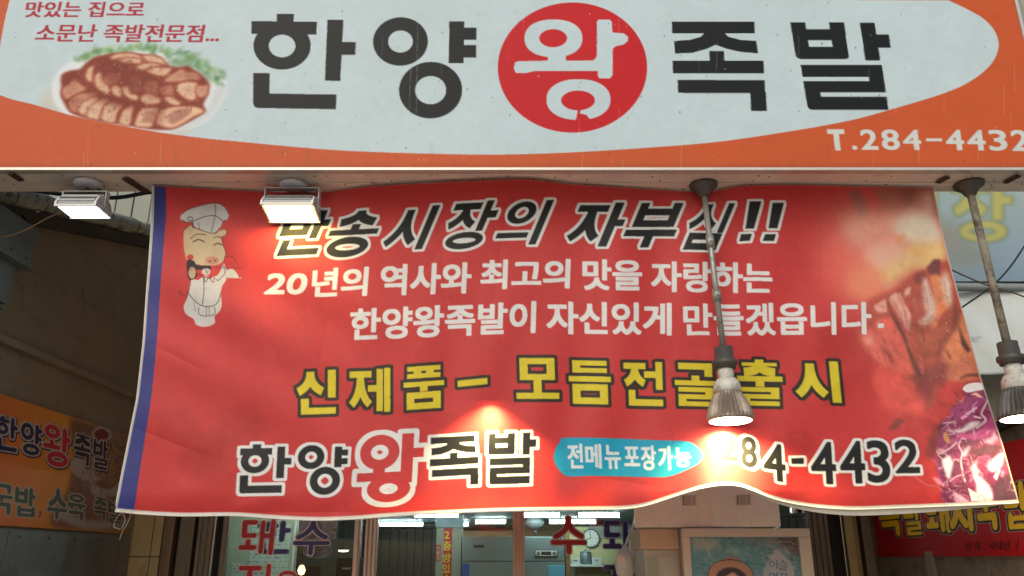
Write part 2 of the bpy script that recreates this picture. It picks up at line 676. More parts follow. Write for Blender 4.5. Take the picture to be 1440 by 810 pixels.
def syllable(ch, tv=16, th=13):
    k = ord(ch) - 0xAC00
    L, V, T = LEADS[k // 588], VOWELS[k % 588 // 28], TAILS[k % 28]
    s = []
    if V in COMPOUND:
        vh, vv = COMPOUND[V]
        vx = 58 if vv == 'ㅐ' else (84 - tv * .1 if vv == 'ㅣ' else 70)
        lx = vx - 6 if vv != 'ㅣ' else 72
        if T:
            s += J(L, 4, 0, lx - 2, 33, tv, th) + J(vh, 0, 35, lx, 58, tv, th * .85) + J(vv, vx, 0, 100, 62, tv, th) + J(T, 16, 62, 94, 100, tv, th)
        else:
            s += J(L, 5, 2, lx - 3, 52, tv, th) + J(vh, 0, 56 if vh != 'ㅡ' else 70, lx, 86, tv, th) + J(vv, vx, 0, 100, 100, tv, th)
    elif V in 'ㅗㅛㅜㅠㅡ':
        if T:
            lh = 34 if L in 'ㅊㅎ' else 31
            vb = {'ㅡ': (lh + 4, lh + 4 + th), 'ㅜ': (36, 59), 'ㅠ': (36, 60), 'ㅗ': (29, 52)}[V]
            if L in 'ㅍㄷㄹ':
                lh = 28
            s += J(L, 9, 0, 91, lh, tv, th) + J(V, 0, vb[0], 100, vb[1], tv, min(th, 12.5)) + J(T, 8, vb[1] + (4 if V != 'ㅜ' else 1), 92, 100, tv, th)
        else:
            s += J(L, 9, 0, 91, 54, tv, th) + J(V, 0, 52 if V in 'ㅗ' else 60, 100, 100, tv, th)
    else:
        tall = V in 'ㅐㅔㅖㅒ'
        inner = V in 'ㅓㅕㅔㅖ'
        if V == 'ㅣ':
            vx0, lx = 76, 72
        elif tall:
            vx0, lx = (46 if inner else 54), (56 if inner else 50)
        elif inner:
            vx0, lx = 54, 60
        else:
            vx0, lx = 68, 62
        vx1 = 100 if V != 'ㅣ' else 97
        lead = 'ㄱs' if (L == 'ㄱ') else L
        if T:
            s += J(lead, 1, 3, lx, 55, tv, th) + J(V, vx0, 0, vx1, 63, tv, th) + J(T, 14, 64 if T != 'ㅆ' else 60, vx1 if T not in 'ㅇ' else 92, 100, tv, th)
        else:
            s += J(lead, 0, 6, lx, 88 if L not in 'ㅇ' else 72, tv, th) + J(V, vx0, 0, vx1, 100, tv, th)
    return [[np.asarray(c, float) / 100.0 for c in sh] for sh in s]


def norm_shapes(sh):
    return [[np.asarray(c, float) / 100.0 for c in s] for s in sh]


def _signs():
    """the five letters of the shop's name as they stand on the big sign"""
    rd = lambda pts: [pts]
    g = {}
    g['한'] = [R(24, 0, 40, 12), R(0, 8, 62, 21.5), [ell(29.5, 34, 27.5, 25), ell(29.5, 34, 12.8, 12)], R(72, 5.7, 87, 70), R(86, 29, 100, 42.5),
              rd([(2, 63), (18, 63), (18, 84.5), (84, 84.5), (84, 100), (7, 100), (3.5, 98.8), (2, 95)])]
    g['양'] = [[ell(26.5, 24, 26.6, 24), ell(26.5, 24, 12, 11)], [ell(56.5, 72, 30.5, 28), ell(56.5, 72, 15, 14)], R(73.5, 4, 88, 45.2), R(86, 10.2, 100, 22), R(86, 27.2, 100, 39.5)]
    g['족'] = [R(1, 0, 91, 13.3), rd([(36, 13), (58, 13), (62, 17), (75, 20.5), (92, 21.7), (93.5, 35.5), (75, 34), (60, 30.5), (47.5, 26), (38, 30.5), (22, 35), (3, 35.9), (2.5, 21.7), (20, 20.5), (32, 17)]),
              R(40.5, 33, 56.5, 46), R(0, 43.8, 99, 58), R(4.6, 65.5, 99.2, 80), R(83, 79, 100, 100)]
    g['발'] = [rd([(0, 0), (15, 0), (15, 8), (39, 8), (39, 0), (54, 0), (54, 38), (53, 41), (50, 42), (5, 42), (1.5, 41), (0, 38)]) + [[(15, 20.5), (39, 20.5), (39, 28), (15, 28)]],
              R(70, .5, 85, 43.5), R(84, 14, 97.5, 29), R(3.5, 48.6, 86, 62.5), R(71, 61, 86, 72),
              rd([(3.5, 67), (86, 67), (86, 80), (19, 80), (19, 85), (86, 85), (86, 100), (8, 100), (4.5, 98.5), (3.5, 95)])]
    return {k: norm_shapes(v) for k, v in g.items()}


SIGN_GLYPHS = _signs()
_font_cache = {}


def font_edges(text, space=1.0):
    """outline edges of a word in Blender's own built-in typeface, scaled to the unit box (y down)"""
    key = (text, space)
    if key in _font_cache:
        return _font_cache[key]
    cu = bpy.data.curves.new("word", 'FONT')
    cu.body = text
    cu.space_character = space
    cu.resolution_u = 4
    o = bpy.data.objects.new("word", cu)
    COL.objects.link(o)
    dg = bpy.context.evaluated_depsgraph_get()
    me = bpy.data.meshes.new_from_object(o.evaluated_get(dg))
    n = len(me.vertices)
    co = np.empty(n * 3)
    me.vertices.foreach_get('co', co)
    co = co.reshape(-1, 3)[:, :2]
    use = {}
    for p in me.polygons:
        for ek in p.edge_keys:
            use[ek] = use.get(ek, 0) + 1
    e = np.array([[*co[a], *co[b]] for (a, b), k in use.items() if k == 1])
    bpy.data.objects.remove(o)
    bpy.data.curves.remove(cu)
    bpy.data.meshes.remove(me)
    x0, x1 = min(e[:, 0].min(), e[:, 2].min()), max(e[:, 0].max(), e[:, 2].max())
    y0, y1 = min(e[:, 1].min(), e[:, 3].min()), max(e[:, 1].max(), e[:, 3].max())
    e[:, 0::2] = (e[:, 0::2] - x0) / (x1 - x0)
    e[:, 1::2] = (y1 - e[:, 1::2]) / (y1 - y0)
    _font_cache[key] = e
    return e


def quad_of(x0, y0, x1, y1, slope=0.0, shear=0.0):
    """box with a slope along x and an italic shear (top pushed right) -> corner function"""
    def f(u, v):
        x = x0 + u * (x1 - x0) + shear * (1 - v) * (y1 - y0)
        y = y0 + v * (y1 - y0) + slope * (u - .5) * (x1 - x0)
        return x, y
    return f


def corners(tl, tr, br, bl):
    def f(u, v):
        x = (tl[0] * (1 - u) + tr[0] * u) * (1 - v) + (bl[0] * (1 - u) + br[0] * u) * v
        y = (tl[1] * (1 - u) + tr[1] * u) * (1 - v) + (bl[1] * (1 - u) + br[1] * u) * v
        return x, y
    return f


def place(shapes, f):
    out = []
    for s in shapes:
        if isinstance(s, np.ndarray):
            a = f(s[:, 0], s[:, 1])
            b = f(s[:, 2], s[:, 3])
            out.append(np.stack([a[0], a[1], b[0], b[1]], 1))
        else:
            cs = []
            for c in s:
                c = np.asarray(c, float)
                if len(c) < 8:                       # long straight edges follow the sheet too
                    k = np.linspace(0, 1, 6, endpoint=False)[None, :, None]
                    c = (c[:, None] * (1 - k) + np.roll(c, -1, 0)[:, None] * k).reshape(-1, 2)
                x, y = f(c[:, 0], c[:, 1])
                cs.append(np.stack([x, y], 1))
            out.append(cs)
    return out


def ink_grid(name, P, ink, m, parent=None, smooth=True, keep=None):
    """sheet mesh from an H x W x 3 array of points, with one ink colour per point"""
    H, W = P.shape[:2]
    idx = np.arange(H * W).reshape(H, W)
    q = np.stack([idx[:-1, :-1], idx[1:, :-1], idx[1:, 1:], idx[:-1, 1:]], -1).reshape(-1, 4)
    co = P.reshape(-1, 3)
    colr = lin(np.clip(ink, 0, 1)).reshape(-1, 3)
    if keep is not None:
        kq = (keep[:-1, :-1] | keep[1:, :-1] | keep[1:, 1:] | keep[:-1, 1:]).reshape(-1)
        q = q[kq]
        used = np.unique(q)
        remap = np.zeros(H * W, int)
        remap[used] = np.arange(len(used))
        q = remap[q]
        co = co[used]
        colr = colr[used]
    me = bpy.data.meshes.new(name)
    me.vertices.add(len(co))
    me.vertices.foreach_set('co', co.astype(np.float32).ravel())
    me.loops.add(q.size)
    me.loops.foreach_set('vertex_index', q.astype(np.int32).ravel())
    me.polygons.add(len(q))
    me.polygons.foreach_set('loop_start', np.arange(0, q.size, 4, dtype=np.int32))
    me.polygons.foreach_set('loop_total', np.full(len(q), 4, np.int32))
    if smooth:
        me.polygons.foreach_set('use_smooth', np.ones(len(q), bool))
    a = me.color_attributes.new("ink", 'FLOAT_COLOR', 'POINT')
    a.data.foreach_set('color', np.concatenate([colr, np.ones((len(colr), 1))], 1).astype(np.float32).ravel())
    me.update()
    me.validate()
    return link(name, me, m, parent)


def flat_sheet(X0, X1, Z0, Z1, W, H, base, mode='y', depth=0.0, flip=False):
    """sheet on a wall plane; its warp takes picture measurements on that plane to sheet points"""
    def warp(px, py):
        px = np.asarray(px, float)
        py = np.asarray(py, float)
        u = (px - 720.0) / FPX
        v = (405.0 - py) / FPX
        dy, dz = _c - v * _s, _s + v * _c
        if mode == 'y':
            k = depth / dy
            h = u * k
        else:
            k = depth / u
            h = dy * k
        z = CAM_Z + dz * k
        return (h - X0) / (X1 - X0) * (W - 1), (Z1 - z) / (Z1 - Z0) * (H - 1)
    sh = Sheet(W, H, base, warp)
    hh = X0 + (X1 - X0) * np.linspace(0, 1, W)
    zz = Z1 + (Z0 - Z1) * np.linspace(0, 1, H)
    hx, zx = np.meshgrid(hh, zz)
    sh.P = np.stack([hx, np.full_like(hx, depth), zx], -1) if mode == 'y' else np.stack([np.full_like(hx, depth), hx, zx], -1)
    return sh
# ------------------------------------------------------------------ the big shop sign
Y_SIGN = 2.60
SX0, SX1 = -2.25, at(1425, 0, Y_SIGN).x
SZ0, SZ1 = at(720, 237, Y_SIGN).z, at(720, -30, Y_SIGN).z
sg = flat_sheet(SX0, SX1, SZ0, SZ1, 1240, 280, (200, 90, 48), 'y', Y_SIGN)
WHITE = (194, 213, 215)
sg.draw([[np.concatenate([smooth_open([(16, -6), (8, 25), (1, 62), (-6, 98), (0, 134), (20, 141), (49, 148), (110, 165), (185, 180), (270, 193), (360, 202), (450, 210), (520, 214), (620, 217),
         (700, 218), (800, 215), (900, 209), (1004, 200.6), (1100, 187), (1191, 171), (1255, 154), (1330, 131), (1368, 113), (1395, 90), (1405, 66), (1400, 45), (1384, 27), (1360, 13), (1335, 1)]),
         np.array([[900, -1.5], [600, -3]])])]], WHITE)


def words(sh, text, box, color, grow=0.0, slope=0.0, shear=0.0, space=1.0, soft=0.0, alpha=1.0):
    sh.draw(place([font_edges(text, space)], quad_of(*box, slope, shear)), color, grow, soft, alpha)


RED_INK = (168, 30, 48)
words(sg, '맛있는 집으로', (35, 3, 201, 24.5), RED_INK, 0.55, 0.0, 0.2)
words(sg, '소문난 족발전문점...', (49.5, 35, 307, 59.5), RED_INK, 0.55, 0.004, 0.2)
BLACK = (26, 30, 29)
sg.draw(place(SIGN_GLYPHS['한'], corners((354.3, 19.5), (503.2, 21), (495.5, 154.5), (353.6, 152.2))), BLACK)
sg.draw(place(SIGN_GLYPHS['양'], corners((526, 24.7), (671, 25), (669, 167.5), (523, 166.5))), BLACK)
sg.poly(ell(805.7, 95.5, 105, 91.5, 72), (196, 30, 34))
zz = lambda pts: [(690 + x / 3.239, y / 3.239) for x, y in pts]
wang = [zz([(125, 280), (262, 278), (262, 250), (345, 250), (345, 278), (468, 277), (482, 264), (486, 250), (486, 98), (495, 91), (545, 91), (553, 100), (557, 150), (608, 153), (628, 168), (628, 188), (608, 204), (572, 212),
            (558, 224), (558, 342), (546, 358), (496, 358), (490, 346), (490, 325), (205, 325), (160, 335), (116, 333), (107, 312), (112, 288)])]
sg.draw([wang], WHITE)
sg.draw([[zz(ell(288, 176, 132, 86, 56, 2.25)), zz(ell(286.5, 175.5, 63, 41, 40))]], WHITE)
sg.draw([[zz(ell(402, 455, 146, 93, 56, 2.2)), zz(ell(400, 459, 77, 45, 40))]], WHITE)
sg.draw([[zz([(396, 492), (414, 492), (408, 518), (438, 525), (452, 542), (466, 560), (380, 560), (391, 544), (397, 518)])]], (196, 30, 34))
sg.draw(place(SIGN_GLYPHS['족'], corners((944, 30.8), (1073, 30.8), (1079, 156.5), (949.5, 156.2))), BLACK)
sg.draw(place(SIGN_GLYPHS['발'], corners((1112, 31.8), (1251.5, 31.8), (1269.5, 155), (1132, 155))), BLACK)
z4 = lambda x0, y0, x1, y1: (1080 + x0 / 3.239, y0 / 3.239, 1080 + x1 / 3.239, y1 / 3.239)
PALE = (206, 214, 206)
for ch, x0, x1, y0, y1 in (('T', 285, 356, 592, 685), ('.', 388, 409, 664, 685), ('2', 430, 506, 590, 685), ('8', 525, 606, 590, 686), ('4', 622, 704, 591, 686),
                           ('4', 818, 899, 591, 687), ('4', 915, 997, 592, 688), ('3', 1014, 1095, 592, 689), ('2', 1116, 1196, 592, 690)):
    bx = z4(x0, y0, x1, y1)
    words(sg, ch, (bx[0] + 1, bx[1] + 1, bx[2] - 1, bx[3] - 1), PALE, 0.9 if ch != 'T' else 1.7, 0, -.12)
sg.draw([R(*z4(722, 632, 795, 645))], PALE)

# the plate of sliced meat printed on it
z1 = lambda pts: [(x / 3.239, y / 3.239) for x, y in pts]
sg.poly(z1([(180, 500), (195, 420), (240, 400), (320, 520), (250, 510)]), (206, 196, 176), 3, .6)
zm = lambda pts: [(60 + x / 5.143, 60 + y / 5.143) for x, y in pts]
sg.poly(zm([(68, 330), (95, 240), (190, 150), (400, 90), (700, 60), (1000, 110), (1270, 230), (1335, 300), (1320, 400), (1230, 530), (1120, 610), (960, 655), (600, 640), (250, 560), (100, 460)]), (224, 230, 228), 1)
sg.poly(zm([(1240, 330), (1210, 450), (1080, 560), (920, 640), (970, 650), (1120, 600), (1230, 520), (1310, 400), (1330, 300)]), (200, 208, 208), 2, .8)
sg.poly(zm([(900, 655), (1080, 630), (1150, 600), (1100, 640), (1000, 665)]), (196, 184, 160), 2, .7)
for k in range(150):                                  # lettuce
    t = random.random()
    x = 230 + 1090 * t
    y = np.interp(x, [230, 400, 620, 800, 1000, 1150, 1300], [135, 70, 45, 50, 80, 140, 230]) + abs(random.gauss(0, 1)) * (18 + 60 * max(0, t - .55))
    L = random.uniform(25, 75)
    an = rad(random.uniform(-140, -30))
    c = random.choice([(124, 166, 100), (150, 186, 122), (88, 138, 76), (176, 202, 150), (58, 112, 62), (70, 126, 66)])
    sg.line(zm([(x, y), (x + L * .5 * math.cos(an), y + L * .5 * math.sin(an)), (x + L * math.cos(an + .4), y + L * math.sin(an + .4))]), (random.uniform(3, 7), 1.2), c, .6, 1)
sg.poly(zm([(905, 130), (1000, 110), (1120, 150), (1230, 230), (1240, 300), (1190, 270), (1090, 190), (960, 180)]), (62, 118, 60), 3, .6)
sg.poly(zm([(135, 270), (145, 230), (200, 205), (270, 195), (300, 165), (370, 110), (480, 85), (620, 72), (740, 88), (840, 100), (910, 165), (1000, 180), (1050, 168), (1085, 190), (1140, 230), (1185, 265), (1205, 310), (1195, 380), (1165, 450), (1178, 498), (1090, 560), (1010, 600), (925, 632), (800, 630), (640, 605), (400, 570), (250, 530), (190, 490), (135, 390), (140, 330)]), (134, 56, 38), .8)
CUT = [([(490, 110), (540, 85), (620, 78), (700, 95), (760, 140), (690, 115), (600, 110), (520, 125)], 0), ([(720, 95), (790, 95), (860, 115), (900, 170), (840, 150), (760, 140)], 0), ([(540, 130), (620, 112), (700, 120), (750, 140), (690, 155), (600, 150)], 0),
       ([(660, 185), (720, 155), (800, 150), (880, 170), (780, 175), (720, 205)], 0), ([(750, 205), (800, 185), (940, 185), (900, 240), (830, 240), (780, 220)], 0), ([(880, 280), (940, 230), (1010, 195), (1040, 215), (1120, 225), (1140, 270), (1060, 270), (960, 285)], 1),
       ([(310, 240), (330, 190), (380, 160), (360, 220), (365, 290), (330, 280)], 0), ([(375, 280), (390, 230), (420, 215), (440, 260), (480, 320), (480, 370), (430, 355), (390, 320)], 0), ([(440, 260), (480, 225), (540, 225), (575, 260), (530, 300), (470, 310)], 2),
       ([(500, 330), (530, 305), (570, 330), (570, 400), (530, 390), (505, 360)], 0), ([(580, 320), (630, 320), (640, 370), (690, 385), (680, 420), (620, 400), (590, 365)], 0), ([(640, 250), (700, 230), (720, 300), (700, 360), (650, 340), (636, 290), (640, 260)], 3),
       ([(735, 310), (780, 280), (835, 290), (830, 360), (780, 380), (740, 350), (734, 330)], 2), ([(715, 400), (760, 370), (850, 410), (840, 440), (770, 450), (730, 435), (716, 415)], 0), ([(850, 330), (900, 316), (940, 310), (950, 345), (950, 380), (880, 380), (855, 360)], 2),
       ([(975, 330), (1000, 295), (1115, 290), (1120, 350), (1110, 410), (1060, 415), (1000, 380)], 0), ([(1120, 320), (1160, 312), (1200, 310), (1195, 345), (1190, 380), (1140, 400), (1115, 370)], 1), ([(885, 400), (930, 395), (1005, 445), (960, 455), (905, 430), (888, 412), (884, 404)], 0),
       ([(150, 330), (200, 300), (240, 260), (270, 300), (320, 340), (250, 370), (180, 410), (150, 380)], 1), ([(200, 430), (250, 380), (330, 365), (400, 370), (340, 420), (270, 460), (250, 510), (200, 480)], 1), ([(265, 470), (320, 420), (400, 395), (400, 440), (350, 480), (320, 530), (270, 510)], 0),
       ([(320, 530), (360, 460), (430, 410), (480, 420), (430, 480), (410, 555), (350, 550)], 0), ([(430, 540), (450, 470), (500, 430), (560, 440), (590, 450), (540, 510), (520, 580), (440, 565)], 0), ([(560, 560), (590, 490), (640, 460), (660, 470), (640, 540), (630, 600), (570, 590)], 0),
       ([(670, 590), (700, 510), (740, 475), (840, 480), (810, 560), (790, 610), (690, 610)], 0), ([(825, 580), (850, 500), (930, 470), (1060, 465), (1120, 470), (1170, 500), (1090, 540), (1010, 590), (930, 620), (850, 600)], 0)]
FACE = [(226, 186, 150), (206, 150, 118), (182, 116, 92), (154, 88, 68)]
for pts, c in CUT:
    sg.poly(zm(pts), (150, 52, 32), 1.0, .8, 1.2)
    sg.poly(zm(pts), FACE[c], 1.1)
    cx, cy = np.mean(pts, 0)
    sg.poly([(cx_ * .55 + q[0] * .45, cy_ * .55 + q[1] * .45) for (cx_, cy_), q in zip(zm(pts), [zm([(cx, cy)])[0]] * len(pts))], tuple(v * .86 for v in FACE[c]), 1, .45)
    for k in range(6):
        x, y = cx + random.gauss(0, 28), cy + random.gauss(0, 24)
        sg.line(zm([(x, y), (x + random.uniform(-22, 22), y + random.uniform(-14, 14)), (x + random.uniform(-30, 30), y + random.uniform(-18, 18))]), (2.2, .8), random.choice([(150, 78, 56), (236, 210, 182), (176, 108, 84)]), .4, .7)
sg.poly(zm([(725, 580), (740, 500), (830, 490), (800, 580)]), (182, 126, 104), 1)
sg.poly(zm([(915, 540), (960, 490), (1060, 475), (1070, 510), (1010, 560), (940, 590), (915, 570)]), (180, 124, 104), 1)
for _ in range(90):
    x, y = random.uniform(380, 760), random.uniform(130, 330)
    sg.line(zm([(x, y), (x + random.uniform(-24, 24), y + random.uniform(-14, 14))]), (3, 1), random.choice([(120, 48, 34), (150, 76, 54), (176, 104, 80), (96, 40, 30)]), .5, 1)
for pts, al in (([(380, 150), (500, 120), (640, 150), (740, 230), (700, 330), (560, 330), (430, 240)], .5), ([(700, 230), (860, 250), (900, 330), (820, 420), (700, 380)], .4), ([(300, 330), (480, 380), (720, 450), (900, 440), (880, 480), (640, 480), (400, 430)], .6),
                ([(140, 260), (260, 210), (280, 280), (160, 330)], .45), ([(1000, 200), (1150, 240), (1190, 330), (1130, 300), (1040, 250)], .35), ([(480, 400), (640, 420), (600, 470), (500, 450)], .5), ([(820, 480), (900, 450), (860, 600), (800, 620)], .45), ([(200, 400), (300, 380), (240, 500), (190, 470)], .35)):
    sg.poly(zm(pts), (118, 42, 26), 3, al)             # glaze pooling between the slices
for _ in range(420):                                  # fibres, fat and glaze
    x, y = random.uniform(150, 1170), random.uniform(90, 610)
    if ((x - 650) / 530) ** 2 + ((y - 350) / 265) ** 2 > .92:
        continue
    L = random.uniform(8, 34)
    an = rad(random.gauss(60, 45))
    sg.line(zm([(x, y), (x + L * .5 * math.cos(an), y + L * .5 * math.sin(an)), (x + L * math.cos(an + .5), y + L * math.sin(an + .5))]), (random.uniform(.9, 2.2), .5), random.choice([(110, 40, 26), (168, 84, 58), (226, 188, 156), (146, 66, 44), (206, 150, 120), (92, 36, 26)]), random.uniform(.25, .6), .5)
for _ in range(60):
    x, y = random.uniform(200, 1150), random.uniform(120, 590)
    sg.draw([[ell(60 + x / 5.143, 60 + y / 5.143, random.uniform(.4, 1.1), random.uniform(.3, .7), 8)]], (250, 236, 220), 0, .3, .7)
# the orange band is printed over the lower rim of the plate
sg.draw([[np.concatenate([smooth_open([(0, 134), (20, 141), (49, 148), (110, 165), (185, 180), (270, 193), (360, 202)]), np.array([[360, 230], [0, 230]])])]], (200, 90, 48))
# weathering: scratches and specks of the printed vinyl
for _ in range(34):
    x, y, L = random.uniform(0, 1430), random.uniform(-10, 230), random.uniform(8, 60)
    sg.line([(x, y), (x + random.uniform(-1, 1), y + L)], .5, (228, 222, 210), random.uniform(.25, .55))
for _ in range(240):
    x, y, r = random.uniform(0, 1430), random.uniform(-10, 236), random.uniform(.4, 1.1)
    sg.draw([[ell(x, y, r, r * random.uniform(.8, 2), 8)]], random.choice([(240, 236, 228), (60, 62, 60), (90, 90, 86)]), 0, 0, .6)
for (x, y0, y1) in ((578, 95, 165), (588, 30, 160), (872, 0, 60), (560, 120, 215), (960, 200, 236), (1010, 60, 100)):
    sg.line([(x, y0), (x - 2, y1)], .7, (200, 206, 200), .5)
for _ in range(130):                                  # grime runs gathered along the foot and the ends of the panel
    x = random.uniform(0, 1430)
    L = random.uniform(6, 40)
    sg.line([(x, 238 - L), (x + random.uniform(-.6, .6), 238)], random.uniform(.6, 2.6), random.choice([(110, 78, 56), (96, 86, 74), (150, 120, 92)]), random.uniform(.06, .22), .8)
sg.draw([R(-200, 232, 1600, 240)], (110, 84, 62), 0, 2, .3)
sg.noise(.012, 4)

M_sign = print_mat("sign_vinyl", 0.45, 0, 0.16, 0.0, 0.09)
M_white_steel = mat("weathered_white_paint", srgb(236, 224, 206), 0.5, 0, .10, 5, .15, 90, (srgb(120, 92, 62), 9, .60, .74))
M_trim = mat("trim_aluminium", srgb(206, 200, 186), 0.35, 0.4, .08, 12)
shop_sign = thing("shop_sign", "long white and orange shop sign with black letters and a red disc", "shop sign", (0, Y_SIGN, SZ0))
ink_grid("sign_face", sg.P, sg.img, M_sign, shop_sign)
obj("sign_box", B().box(SX0, SX1, Y_SIGN + .004, Y_SIGN + .10, SZ0, SZ1), M_white_steel, shop_sign)
obj("edge_trim", B().box(SX0, SX1 + .012, Y_SIGN - .012, Y_SIGN + .02, SZ0 - .012, SZ0 - .001, .002), M_trim, shop_sign)
obj("edge_trim", B().box(SX1 + .001, SX1 + .013, Y_SIGN - .008, Y_SIGN + .1, SZ0 - .001, SZ1, .002), M_trim, shop_sign)

# ------------------------------------------------------------------ the hanging banner
def rail(pts, key):
    p = np.array(pts, float)
    a = np.linspace(p[0, key], p[-1, key], 400)
    v = np.interp(a, p[:, key], p[:, 1 - key])
    k = np.hanning(23)
    k /= k.sum()
    vp = np.concatenate([2 * v[0] - v[11:0:-1], v, 2 * v[-1] - v[-2:-13:-1]])
    return a, np.convolve(vp, k, 'valid')


TOP = rail([(215, 261), (300, 266), (390, 270), (450, 271), (510, 263), (570, 259), (650, 255), (740, 252), (800, 259), (880, 264), (964, 269), (1004, 269), (1040, 261), (1120, 260), (1200, 262), (1312, 264)], 0)
BOT = rail([(162, 718), (200, 722), (260, 725), (300, 724), (330, 723.5), (400, 729), (450, 731), (500, 729), (545, 725), (600, 722), (700, 718), (800, 716), (880, 715), (905, 712), (940, 700), (980, 687), (1010, 681), (1035, 680.5),
            (1050, 684), (1065, 693), (1100, 705), (1150, 713), (1200, 716), (1250, 714), (1330, 711), (1400, 708), (1433, 706)], 0)
LEFT = rail([(215, 261), (214, 310), (210.7, 358), (206, 420), (202, 480), (193, 560), (180, 625), (171, 670), (162, 718)], 1)
RIGHT = rail([(1312.6, 264), (1322, 310), (1333.7, 362), (1354, 436), (1380, 533), (1399, 591), (1411, 627), (1433, 706)], 1)


def banner_px(s, t):
    """banner position (0..1 across, 0..1 down) -> where it stands in the picture"""
    yl = 261 + t * (718 - 261)
    yr = 264 + t * (706 - 264)
    xl = np.interp(yl, LEFT[0], LEFT[1])
    xr = np.interp(yr, RIGHT[0], RIGHT[1])
    x = xl + (xr - xl) * s
    ty = np.interp(215 + s * (1312.6 - 215), TOP[0], TOP[1])
    by = np.interp(162 + s * (1433 - 162), BOT[0], BOT[1])
    return x, ty + (by - ty) * t


def banner_st(px, py):
    px = np.asarray(px, float)
    py = np.asarray(py, float)
    s = (px - 200) / 1180.0
    t = (py - 262) / 450.0
    for _ in range(12):
        x, y = banner_px(np.clip(s, 0, 1), np.clip(t, 0, 1))
        # outside the sheet carry on straight
        x = x + (s - np.clip(s, 0, 1)) * 1180
        y = y + (t - np.clip(t, 0, 1)) * 450
        s = s + (px - x) / 1180.0
        t = t + (py - y) / 450.0
    return s, t


BW, BH = 1250, 480
RED = (206, 60, 58)


def banner_warp(px, py):
    s, t = banner_st(px, py)
    return s * (BW - 1), t * (BH - 1)


bn = Sheet(BW, BH, RED, banner_warp)
bn.img = bn.img * 1.0
# faint cloudy flowers printed into the red
for (x, y, r) in ((290, 640, 70), (250, 600, 40), (340, 600, 55), (1120, 640, 60), (1180, 480, 50)):
    for k in range(5):
        bn.draw([[ell(x + 20 * math.cos(k * 1.26), y + 18 * math.sin(k * 1.26), r * .35, r * .3)]], (168, 44, 40), 0, 3, .25)

# the food photograph along the right edge
P_ = lambda pts, c, soft=0.0, alpha=1.0: bn.poly(pts, tuple(min(255, v * 1.14 + 14) for v in c), soft * .7, alpha)
fa = lambda pts: [(1160 + x / 5.064, 255 + y / 5.064) for x, y in pts]
fb = lambda pts: [(1180 + x / 4.05, 380 + y / 4.05) for x, y in pts]
fc = lambda pts: [(1220 + x / 4.5, 540 + y / 4.5) for x, y in pts]
P_(fa([(0, 30), (400, 30), (420, 230), (160, 240), (0, 230), (-40, 120), (-30, 60)]), (168, 44, 40), 13, .7)
P_(fa([(380, 20), (770, 20), (800, 240), (700, 222), (640, 205), (520, 225), (420, 230), (400, 150)]), (128, 58, 46), 4)
P_(fa([(560, 40), (650, 40), (640, 150), (600, 200), (550, 180), (540, 100), (550, 60)]), (98, 46, 36), 6, .7)
P_(fa([(180, 70), (240, 60), (300, 180), (320, 240), (270, 260), (220, 230), (200, 150)]), (96, 60, 54), 6, .85)
P_(fa([(120, 190), (150, 180), (160, 260), (135, 270)]), (130, 50, 46), 5, .8)
P_(fa([(645, 60), (700, 55), (690, 210), (640, 180)]), (160, 88, 70), 5, .7)
P_(fa([(700, 90), (760, 60), (795, 210), (740, 240), (700, 210), (690, 160), (692, 120)]), (196, 146, 138), 5, .8)
P_(fa([(60, 250), (420, 215), (800, 235), (900, 480), (880, 620), (700, 640), (430, 800), (180, 830), (60, 640), (20, 420)]), (222, 128, 104), 37, .75)
P_(fa([(0, 420), (150, 440), (280, 520), (330, 600), (400, 640), (400, 760), (240, 810), (0, 810)]), (220, 84, 68), 23, .6)
P_(fa([(150, 245), (420, 235), (560, 235), (640, 205), (720, 250), (790, 255), (850, 440), (700, 440), (560, 380), (420, 420), (250, 470), (150, 400)]), (226, 150, 128), 13, .85)
P_(fa([(190, 640), (330, 590), (410, 650), (430, 740), (390, 830), (200, 830), (150, 740)]), (230, 130, 88), 13, .75)
P_(fa([(480, 330), (560, 240), (680, 215), (790, 262), (850, 440), (740, 460), (600, 450), (540, 380)]), (232, 212, 186), 10, .9)
P_(fa([(400, 560), (590, 470), (700, 440), (850, 440), (885, 560), (820, 600), (760, 640), (640, 620), (560, 680), (440, 740), (410, 650)]), (242, 188, 116), 8, .92)
P_(fa([(280, 520), (370, 450), (520, 420), (560, 500), (560, 560), (450, 600), (390, 640), (330, 590)]), (232, 164, 142), 8, .9)
P_(fa([(500, 440), (540, 380), (575, 366), (555, 420), (525, 452)]), (224, 136, 78), 3, .85)
P_(fa([(400, 600), (440, 640), (430, 720), (405, 690)]), (224, 138, 84), 5, .7)
P_(fa([(600, 490), (700, 470), (760, 500), (700, 540), (640, 545), (610, 520)]), (226, 160, 84), 6, .6)
for pts, w, c, al in (([(545, 430), (550, 500), (590, 550), (660, 555)], (5, 3), (240, 204, 164), .8), ([(410, 715), (440, 755), (510, 735)], (6, 4), (236, 178, 136), .8), ([(560, 300), (520, 340), (540, 390)], (7, 3), (238, 220, 200), .5),
                      ([(620, 330), (700, 380), (790, 360)], (8, 3), (236, 222, 204), .4), ([(420, 640), (480, 620), (560, 640)], (5, 2), (244, 206, 150), .5)):
    bn.line(fa(pts), w, c, al, 1.5)
